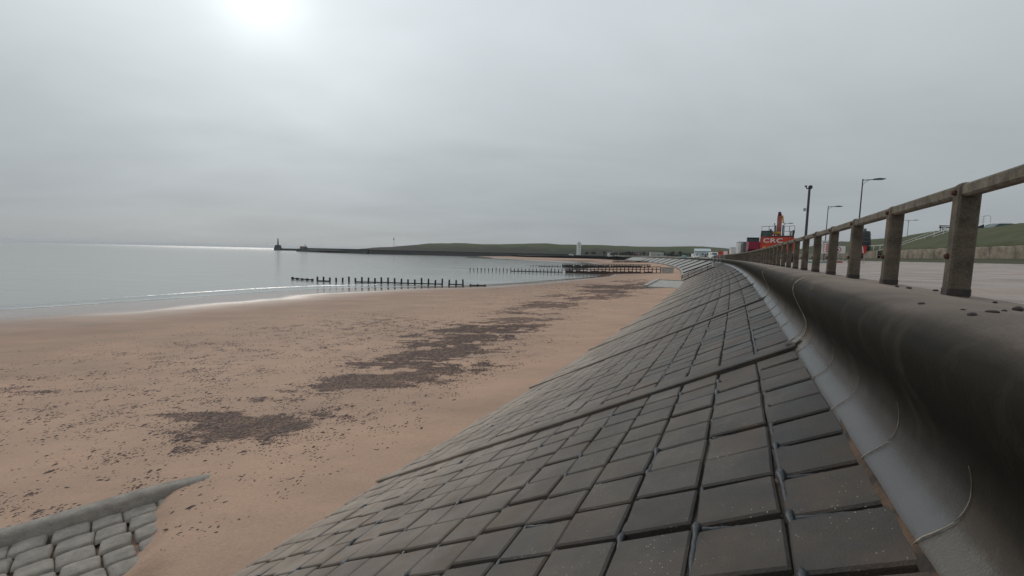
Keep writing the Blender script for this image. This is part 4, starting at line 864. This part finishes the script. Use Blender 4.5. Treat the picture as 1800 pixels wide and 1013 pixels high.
cm = empty('camera_mast', W(48.0, 6.3, prom_z(6.3)), -heading(48), 'slim dark camera mast rising behind the fence right of the excavator', 'mast')
part('column', 'pole', cm, lambda b: b.tube([(0, 0, -.3), (0, 0, 1.4), (0, 0, 1.45), (0, 0, 6.9)], [.15, .15, .115, .095], 10)); part('camera_head', 'dark', cm, lambda b: b.tube([(.06, 0, 6.82), (.06, 0, 6.9), (.06, 0, 7.1), (.06, 0, 7.18)], [.08, .17, .17, .07], 10)); part('camera_bracket', 'dark', cm, lambda b: (b.tube([(0, 0, 6.85), (-.22, 0, 6.9), (-.3, 0, 7.12)], .05, 6), b.box((-.3, 0, 7.12), (.2, .12, .1))))
part('aerial_box', 'galv', cm, lambda b: b.box((-.25, 0, 4.95), (.2, .18, .28), ch=.02))
# notice boards behind the fence
def board(s, u, w, h, zb, m, label, fn=None, rz=0):
    c = empty('notice_board', W(s, u, prom_z(u)), -heading(s) + rz, label, 'sign'); z0 = zb - prom_z(u)
    pl = part('panel', m, c, lambda b: b.box((0, 0, z0 + h / 2), (w, .04, h), ch=.006))
    for x in (-w * .38, w * .38): part('leg', 'galv', c, lambda b: b.tube([(x, .05, 0), (x, .05, z0 + h * .9)], .022, 6))
    if fn: fn(pl, z0)
    return c
def s1(pl, z0):
    for k in range(5): part('printed_band', 'red', pl, lambda b: b.box((.09, -.024, z0 + .14 + k * .145), (.3, .008, .09)))
    for k in range(5): part('printed_mark', 'red', pl, lambda b: b.box((-.2, -.024, z0 + .14 + k * .145), (.1, .008, .06)))
    part('header', 'grey_metal', pl, lambda b: b.box((0, -.024, z0 + .9), (.6, .008, .07)))
board(41.6, 6.8, .66, .95, 6.58, 'white', 'tall white notice board with red printed lines behind the fence', s1, R(-8))
def s2(pl, z0):
    n = 20; v = []
    for k in range(n):
        a = 2 * math.pi * k / n
        for r_ in (.2, .25): v.append((-.1 + r_ * math.cos(a), -.028, z0 + .28 + r_ * math.sin(a)))
    part('ring_emblem', 'boom_red', pl, lambda b: b.add(v, [(2 * k, 2 * k + 1, (2 * k + 3) % (2 * n), (2 * k + 2) % (2 * n)) for k in range(n)]))
    part('emblem_centre', 'boom_red', pl, lambda b: b.tube([(-.1, -.022, z0 + .26), (-.1, -.03, z0 + .26)], .11, 9))
board(42.1, 7.7, .82, .56, 6.62, 'white', 'white board with a brown red ring emblem behind the fence', s2, R(-8))
def s3(pl, z0):
    for k in range(3): part('printed_band', 'white', pl, lambda b: b.box((-.12, -.024, z0 + .13 + k * .17), (.36, .008, .09)))
    part('diagonal_strip', 'white', pl, lambda b: b.prism([(.15, z0 + .04), (.2, z0 + .04), (.12, z0 + .52), (.07, z0 + .52)], -.03, -.022))
board(40.3, 8.65, .68, .58, 6.6, 'red', 'red sign with white printed bands behind the third nearest post', s3, R(-10))
# temporary mesh fence panels
for k, (s, u) in enumerate(((44, 6.0), (46.6, 7.6), (49.2, 9.2))):
    c = empty('mesh_fence_panel', W(s, u, prom_z(u)), -heading(s) + R(58), ['grey temporary mesh fence panel nearest the camera mast', 'grey temporary mesh fence panel behind the ring emblem board', 'grey temporary mesh fence panel furthest from the fence'][k], 'fence panel', 'temporary fence panels')
    part('frame', 'galv', c, lambda b: (b.tube([(0, 0, .1), (0, 0, 2.0), (3.0, 0, 2.0), (3.0, 0, .1), (0, 0, .1)], .022, 6),))
    for x in np.arange(.25, 3.0, .25): part('wire', 'grey_metal', c, lambda b: b.tube([(x, 0, .1), (x, 0, 2.0)], .006, 4))
    for z in (.6, 1.1, 1.6): part('cross_wire', 'grey_metal', c, lambda b: b.tube([(0, 0, z), (3.0, 0, z)], .006, 4))
    for x in (0, 3.0): part('foot', ['turquoise', 'red', 'dark'][k], c, lambda b: b.box((x, 0, .07), (.24, .65, .14), ch=.02))
# dark tapered tank on the slope edge
tk = empty('water_tank', W(75.2, 17.8, PZ + .4), -heading(75), 'dark tapered tank with a pipe on top, left of the second nearest post', 'tank')
part('shell', 'dark', tk, lambda b: b.tube([(0, 0, 0), (0, 0, 1.0), (0, 0, 2.3), (0, 0, 4.1), (0, 0, 4.2)], [.86, .84, .78, .62, .5], 12), True); part('lid', 'grey_metal', tk, lambda b: b.tube([(0, 0, 4.2), (0, 0, 4.55)], .16, 8)); part('pipe', 'dark', tk, lambda b: b.tube([(0, 0, 4.5), (-.5, 0, 4.6), (-1.1, 0, 4.55), (-1.5, 0, 4.3)], .05, 6))
for k in range(3): part('band', 'grey_metal', tk, lambda b: b.tube([(0, 0, 2.7 + k * .5), (0, 0, 2.76 + k * .5)], .775 - k * .03, 12))
# stair up the bank with white handrails
sr = empty('bank_stair', W(68.0, 18, PZ + .4), -heading(68), 'stair with white handrails climbing the grass bank', 'stair')
RUN, RISE = 8.2, 4.1
for k in range(24): part('tread', 'concrete', sr, lambda b: b.box((k * RUN / 24, 0, k * RISE / 24 + .02), (RUN / 24 + .03, 2.0, RISE / 24 + .1)))
for y in (-1.15, 1.15):
    part('stringer', 'dark', sr, lambda b: b.prism([(-.2, -.3), (RUN + .1, RISE - .3), (RUN + .1, RISE + .38), (-.2, .38)], y - .06, y + .06))
    for hz in (.55, .85, 1.2): part('handrail', 'white', sr, lambda b: b.tube([(-.4, y, hz + .1), (RUN + .2, y, RISE + hz + .2)], .03, 6))
    for k in range(6): part('handrail_post', 'white', sr, lambda b: b.tube([(k * RUN / 5, y, k * RISE / 5), (k * RUN / 5, y, k * RISE / 5 + 1.3)], .035, 6))
    part('end_loop', 'white', sr, lambda b: b.tube([(RUN, y, RISE + 1.25), (RUN + .4, y, RISE + 1.4), (RUN + .6, y, RISE + 1.25), (RUN + .6, y, RISE + .5)], .03, 6))
hr = empty('bank_handrail', W(74, 18.0, PZ + .6), -heading(74), 'low white rail running level along the foot of the bank near the tank', 'railing')
part('rail', 'white', hr, lambda b: b.tube([(.0, -9, 1.9), (.2, -3.5, 1.9), (.2, 1.2, 1.9), (-1.4, 2.2, .9)], .035, 6))
for k in range(5): part('post', 'white', hr, lambda b: b.tube([(.2, -8 + k * 2.2, -.3), (.2, -8 + k * 2.2, 1.9)], .03, 6))
bn = empty('bench', W(70.9, 24.9, PZ + 4.15), -heading(70) + R(20), 'dark bench on top of the bank at the foot of the short lamp', 'bench')
for z, y in ((.45, -.1), (.45, .1)): part('seat_slat', 'dark', bn, lambda b: b.box((0, y, z), (1.8, .17, .05)))
for z in (.65, .85): part('back_slat', 'dark', bn, lambda b: b.box((0, .26, z), (1.8, .05, .13)))
for x in (-.75, .75): part('leg', 'dark', bn, lambda b: (b.box((x, -.1, .2), (.07, .07, .5)), b.box((x, .24, .4), (.07, .07, .95))))

# ------------------------------------------------------------------ far side of the bay
pier = empty('breakwater', (-400, 800, 0), 0, 'long dark harbour breakwater running out from the headland', 'breakwater')
def seg_box(name, A, B, w, z0, z1, m, par, tw=None):
    A = Vector(A); B = Vector(B); d = (B - A).normalized(); n = Vector((-d.y, d.x, 0)); tw = tw or w
    mb = MB(); mb.add([A + n * w / 2 + Vector((0, 0, z0)), A - n * w / 2 + Vector((0, 0, z0)), B - n * w / 2 + Vector((0, 0, z0)), B + n * w / 2 + Vector((0, 0, z0)), A + n * tw / 2 + Vector((0, 0, z1)), A - n * tw / 2 + Vector((0, 0, z1)), B - n * tw / 2 + Vector((0, 0, z1)), B + n * tw / 2 + Vector((0, 0, z1))], [(0, 1, 2, 3), (4, 7, 6, 5), (0, 4, 5, 1), (1, 5, 6, 2), (2, 6, 7, 3), (3, 7, 4, 0)])
    o = mb.build(name, MATS[m]); o.parent = par; o.matrix_parent_inverse = par.matrix_basis.inverted(); return o
seg_box('pier_wall', (-404, 800, 0), (-217, 645, 0), 14, -2, 5.6, 'rock', pier, 10); seg_box('parapet', (-398, 796, 0), (-220, 648, 0), 2.2, 5.6, 7.0, 'rock', pier)
hw = empty('harbour_wall', (-100, 645, 0), 0, 'dark stone sea wall along the foot of the green headland', 'sea wall')
seg_box('wall_base', (-217, 645, 0), (90, 640, 0), 16, -2, 5.2, 'rock', hw, 8); seg_box('wall_coping', (-217, 647, 0), (90, 643, 0), 4, 5.2, 6.6, 'rock', hw)
seg_box('wall_end', (90, 642, 0), (230, 600, 0), 8, -1, 5.6, 'rock', hw, 5)
fp = empty('outer_pier', (-470, 1010, 0), 0, 'low outer pier joining the lighthouse behind the breakwater', 'pier')
seg_box('pier_wall', (-566, 1010, 0), (-370, 1010, 0), 9, -2, 5.2, 'rock', fp, 7)
lh = empty('lighthouse', (-558.6, 1005, 0), 0, 'small dark lighthouse on a stepped base at the pier end', 'lighthouse')
part('base', 'rock', lh, lambda b: (b.prism([(-7.5, 0), (7.5, 0), (6.2, 7), (5.0, 7.2), (4.5, 12.6), (-4.8, 12.6), (-5.5, 7.2), (-6.8, 7)], -5, 5))); part('tower', 'rock', lh, lambda b: b.tube([(0, 0, 12.6), (0, 0, 14), (0, 0, 21.5), (0, 0, 22), (0, 0, 22.6)], [2.2, 1.7, 1.3, 2.2, 2.2], 10))
part('lantern', 'pale_wall', lh, lambda b: b.tube([(0, 0, 22.6), (0, 0, 26)], 1.4, 10)); part('dome', 'rock', lh, lambda b: b.tube([(0, 0, 26), (0, 0, 27.5), (0, 0, 28.6), (0, 0, 29.6)], [1.7, 1.2, .3, .1], 10))
ph = empty('pier_house', (-392.5, 792, 5.6), R(-40), 'low reddish brown building on the end of the breakwater', 'building')
part('wall', 'brick', ph, lambda b: b.box((0, 0, 1.6), (15, 7, 3.6))); part('roof', 'roof', ph, lambda b: b.prism([(-7.8, 3.3), (7.8, 3.3), (7.2, 4.2), (-7.2, 4.2)], -3.8, 3.8)); part('beacon', 'pole', ph, lambda b: (b.tube([(7.2, 0, 3), (7.2, 0, 7)], .35, 6), b.tube([(7.2, 0, 6), (7.2, 0, 7.5)], .9, 8)))
mt = empty('signal_mast', (-240, 852, 13), 0, 'thin lattice signal mast on the low end of the headland', 'mast')
part('column', 'galv', mt, lambda b: (b.tube([(-.7, 0, 0), (0, 0, 14)], .16, 5), b.tube([(.7, 0, 0), (0, 0, 14)], .16, 5))); part('head', 'dark', mt, lambda b: b.tube([(0, 0, 13.5), (0, 0, 15), (0, 0, 18), (0, 0, 19)], [.5, .9, .8, .1], 8)); part('crosstree', 'galv', mt, lambda b: b.tube([(-1.6, 0, 3.6), (1.6, 0, 3.6)], .2, 5))
tw = empty('control_tower', (99.6, 640, 4.0), R(0), 'tall narrow white tower standing by the far shore', 'tower')
part('shaft', 'white', tw, lambda b: b.box((0, 0, 9.4), (5.6, 5.6, 18.8), ch=.2)); part('top_stage', 'white', tw, lambda b: b.box((.2, 0, 20.2), (4.2, 4.2, 2.6), ch=.2)); part('parapet', 'pale_wall', tw, lambda b: b.box((0, 0, 18.9), (6.2, 6.2, .5))); part('finial', 'pole', tw, lambda b: b.tube([(0, 0, 21.4), (0, 0, 23)], .3, 6))
for k in range(5): part('window', 'glass', tw, lambda b: b.box((.2, -2.82, 3 + k * 3.4), (1.5, .1, 1.1)))
sd_ = empty('shore_shed', (88, 638, 3.9), 0, 'low white shed beside the foot of the white tower', 'shed'); part('wall', 'white', sd_, lambda b: b.box((0, 0, 1.3), (6.5, 4, 2.6))); part('roof', 'pale_wall', sd_, lambda b: b.prism([(-3.5, 2.6), (3.5, 2.6), (0, 3.4)], -2.2, 2.2))
def house(name, loc, rz, w, d, h, rh, wm, rm_, label, cat='house', nw=3, group=None, flat=False):
    c = empty(name, loc, rz, label, cat, group)
    part('wall', wm, c, lambda b: b.box((0, 0, h / 2 - 1), (w, d, h + 2)))
    part('roof', rm_, c, (lambda b: b.box((0, 0, h + rh / 2), (w + .5, d + .5, rh))) if flat else (lambda b: b.prism([(-d / 2 - .4, h), (d / 2 + .4, h), (0, h + rh)], -w / 2 - .3, w / 2 + .3, 'x')))
    for k in range(nw):
        x = -w / 2 + (k + .5) * w / nw; f_ = part('window', 'white', c, lambda b: b.box((x, -d / 2 - .03, h * .58), (w / nw * .45, .1, h * .34))); part('pane', 'glass', f_, lambda b: b.box((x, -d / 2 - .09, h * .58), (w / nw * .36, .04, h * .27)))
    part('door', 'roof', c, lambda b: b.box((w * .02 + w / nw / 2, -d / 2 - .05, h * .3), (min(1.4, w / nw * .3), .08, h * .6)))
    return c
house('warehouse', (180, 402, 5.6), R(-20), 13.5, 14, 6.6, 2.4, 'pale_blue', 'pale_blue', 'pale blue grey warehouse with shallow gable behind the promenade', 'warehouse', 3)
house('shore_building', (153.6, 452, 5.2), R(-8), 13.5, 7, 5.0, .5, 'pale_wall', 'pale_wall', 'long low cream building at the far end of the promenade', 'building', 5, flat=True)
hs = [(267, 800, 11, 'pale_wall', 'leftmost pale house on the far slope'), (281, 805, 10, 'white', 'white house right of the leftmost far house'), (131, 560, 9, 'pale_wall', 'small pale terrace above the end of the far beach'), (172, 590, 10, 'brick', 'brown house behind the cream shore building'), (232, 640, 12, 'pale_wall', 'pale house among the trees left of the warehouse'), (262, 560, 12, 'brick', 'brown house just right of the warehouse'), (330, 720, 14, 'pale_wall', 'wide pale house on the skyline above the warehouse'), (228, 520, 9, 'white', 'white cottage partly behind the warehouse')]
for i, (x, y, w_, m, lb) in enumerate(hs): house('house', (x, y, 9 if y > 750 else 5.4), R(-10 + 7 * (i % 3)), w_, 8, 4.6 + (i % 2) * 1.6, 2.6, m, 'roof', lb, 'house', 3, 'far houses across the bay')
# rocky knoll with shelter at the end of the wall
kn = link('rock_mound', stone_mesh(5.2, 3), MATS['rock']); kn.location = (134.5, 482, 3.0); tag(kn, 'dark rocky mound at the far end of the slope', 'rock mound')
# trees across the bay
def tree_proto(seed, r, h):
    rr = random.Random(seed); root = empty('tree', (0, 0, 0)); mb = MB(); mb.tube([(0, 0, -.5), (.1, 0, h * .3), (.05, .1, h * .65)], [.28, .2, .08], 6)
    for k in range(4): a = k * 1.6 + rr.random(); mb.tube([(.08, 0, h * (.3 + .07 * k)), (math.cos(a) * r * .6, math.sin(a) * r * .6, h * (.5 + .08 * k))], [.1, .03], 5)
    mb.build('trunk', MATS['bark'], root); mb = MB(); cl_ = [(rr.gauss(0, r * .42), rr.gauss(0, r * .42), h * rr.uniform(.42, .92), r * rr.uniform(.25, .48)) for _ in range(11)]
    for _ in range(420):
        x, y, z, q = rr.choice(cl_); d = Vector((rr.gauss(0, 1), rr.gauss(0, 1), rr.gauss(0, .8))).normalized() * q * rr.uniform(.6, 1.05); p = Vector((x, y, z)) + d; s_ = rr.uniform(.22, .5)
        e1 = Vector((rr.gauss(0, 1), rr.gauss(0, 1), rr.gauss(0, 1))).normalized(); e2 = e1.cross(d.normalized()).normalized()
        mb.add([p - e1 * s_ - e2 * s_ * .6, p + e1 * s_ - e2 * s_ * .6, p + e1 * s_ * .7 + e2 * s_ * .7, p - e1 * s_ * .7 + e2 * s_ * .7], [(0, 1, 2, 3)])
    mb.build('crown', MATS['leaf'], root); return root
protos = [tree_proto(1, 3.4, 7.0), tree_proto(2, 4.2, 6.2), tree_proto(3, 3.0, 8.0)]
spots = [(122, 520), (127, 528), (134, 500), (139, 505), (145, 515), (166, 470), (171, 480), (177, 476), (186, 470), (196, 480), (205, 470), (214, 450), (222, 440), (210, 425), (232, 430), (243, 440), (252, 450), (240, 470), (262, 470), (275, 480), (152, 540), (160, 550), (190, 545), (205, 560), (221, 570), (250, 590), (290, 560), (310, 580), (330, 600), (350, 590), (232, 410), (222, 400)] + [(random.uniform(110, 470), random.uniform(575, 665)) for _ in range(46)]
for i, (x, y) in enumerate(spots):
    o = protos[i] if i < 3 else copy_tree(protos[i % 3]); o.location = (x, y, 4.8 if y < 640 else 5.4); o.rotation_euler = (0, 0, i * 1.1); k = random.uniform(.7, 1.15); o.scale = (k, k, k * random.uniform(.8, 1.05))
    tag(o, 'one of the small dark trees scattered among the houses across the bay', 'tree', 'trees across the bay')

# ------------------------------------------------------------------ thin sea haze
mb = MB(); mb.box((0, 14700, 24.5), (53000, 31000, 51)); hz_ = mb.build('haze', None)
hm = bpy.data.materials.new('haze'); hm.use_nodes = True; hn = hm.node_tree; hn.nodes.clear(); ho = N(hn, 'ShaderNodeOutputMaterial'); pv = N(hn, 'ShaderNodeVolumePrincipled'); pv.inputs['Color'].default_value = (.93, .96, 1, 1); pv.inputs['Density'].default_value = .00008; L(hn, pv.outputs[0], ho.inputs['Volume']); hz_.data.materials.append(hm); tag(hz_, kind='stuff')
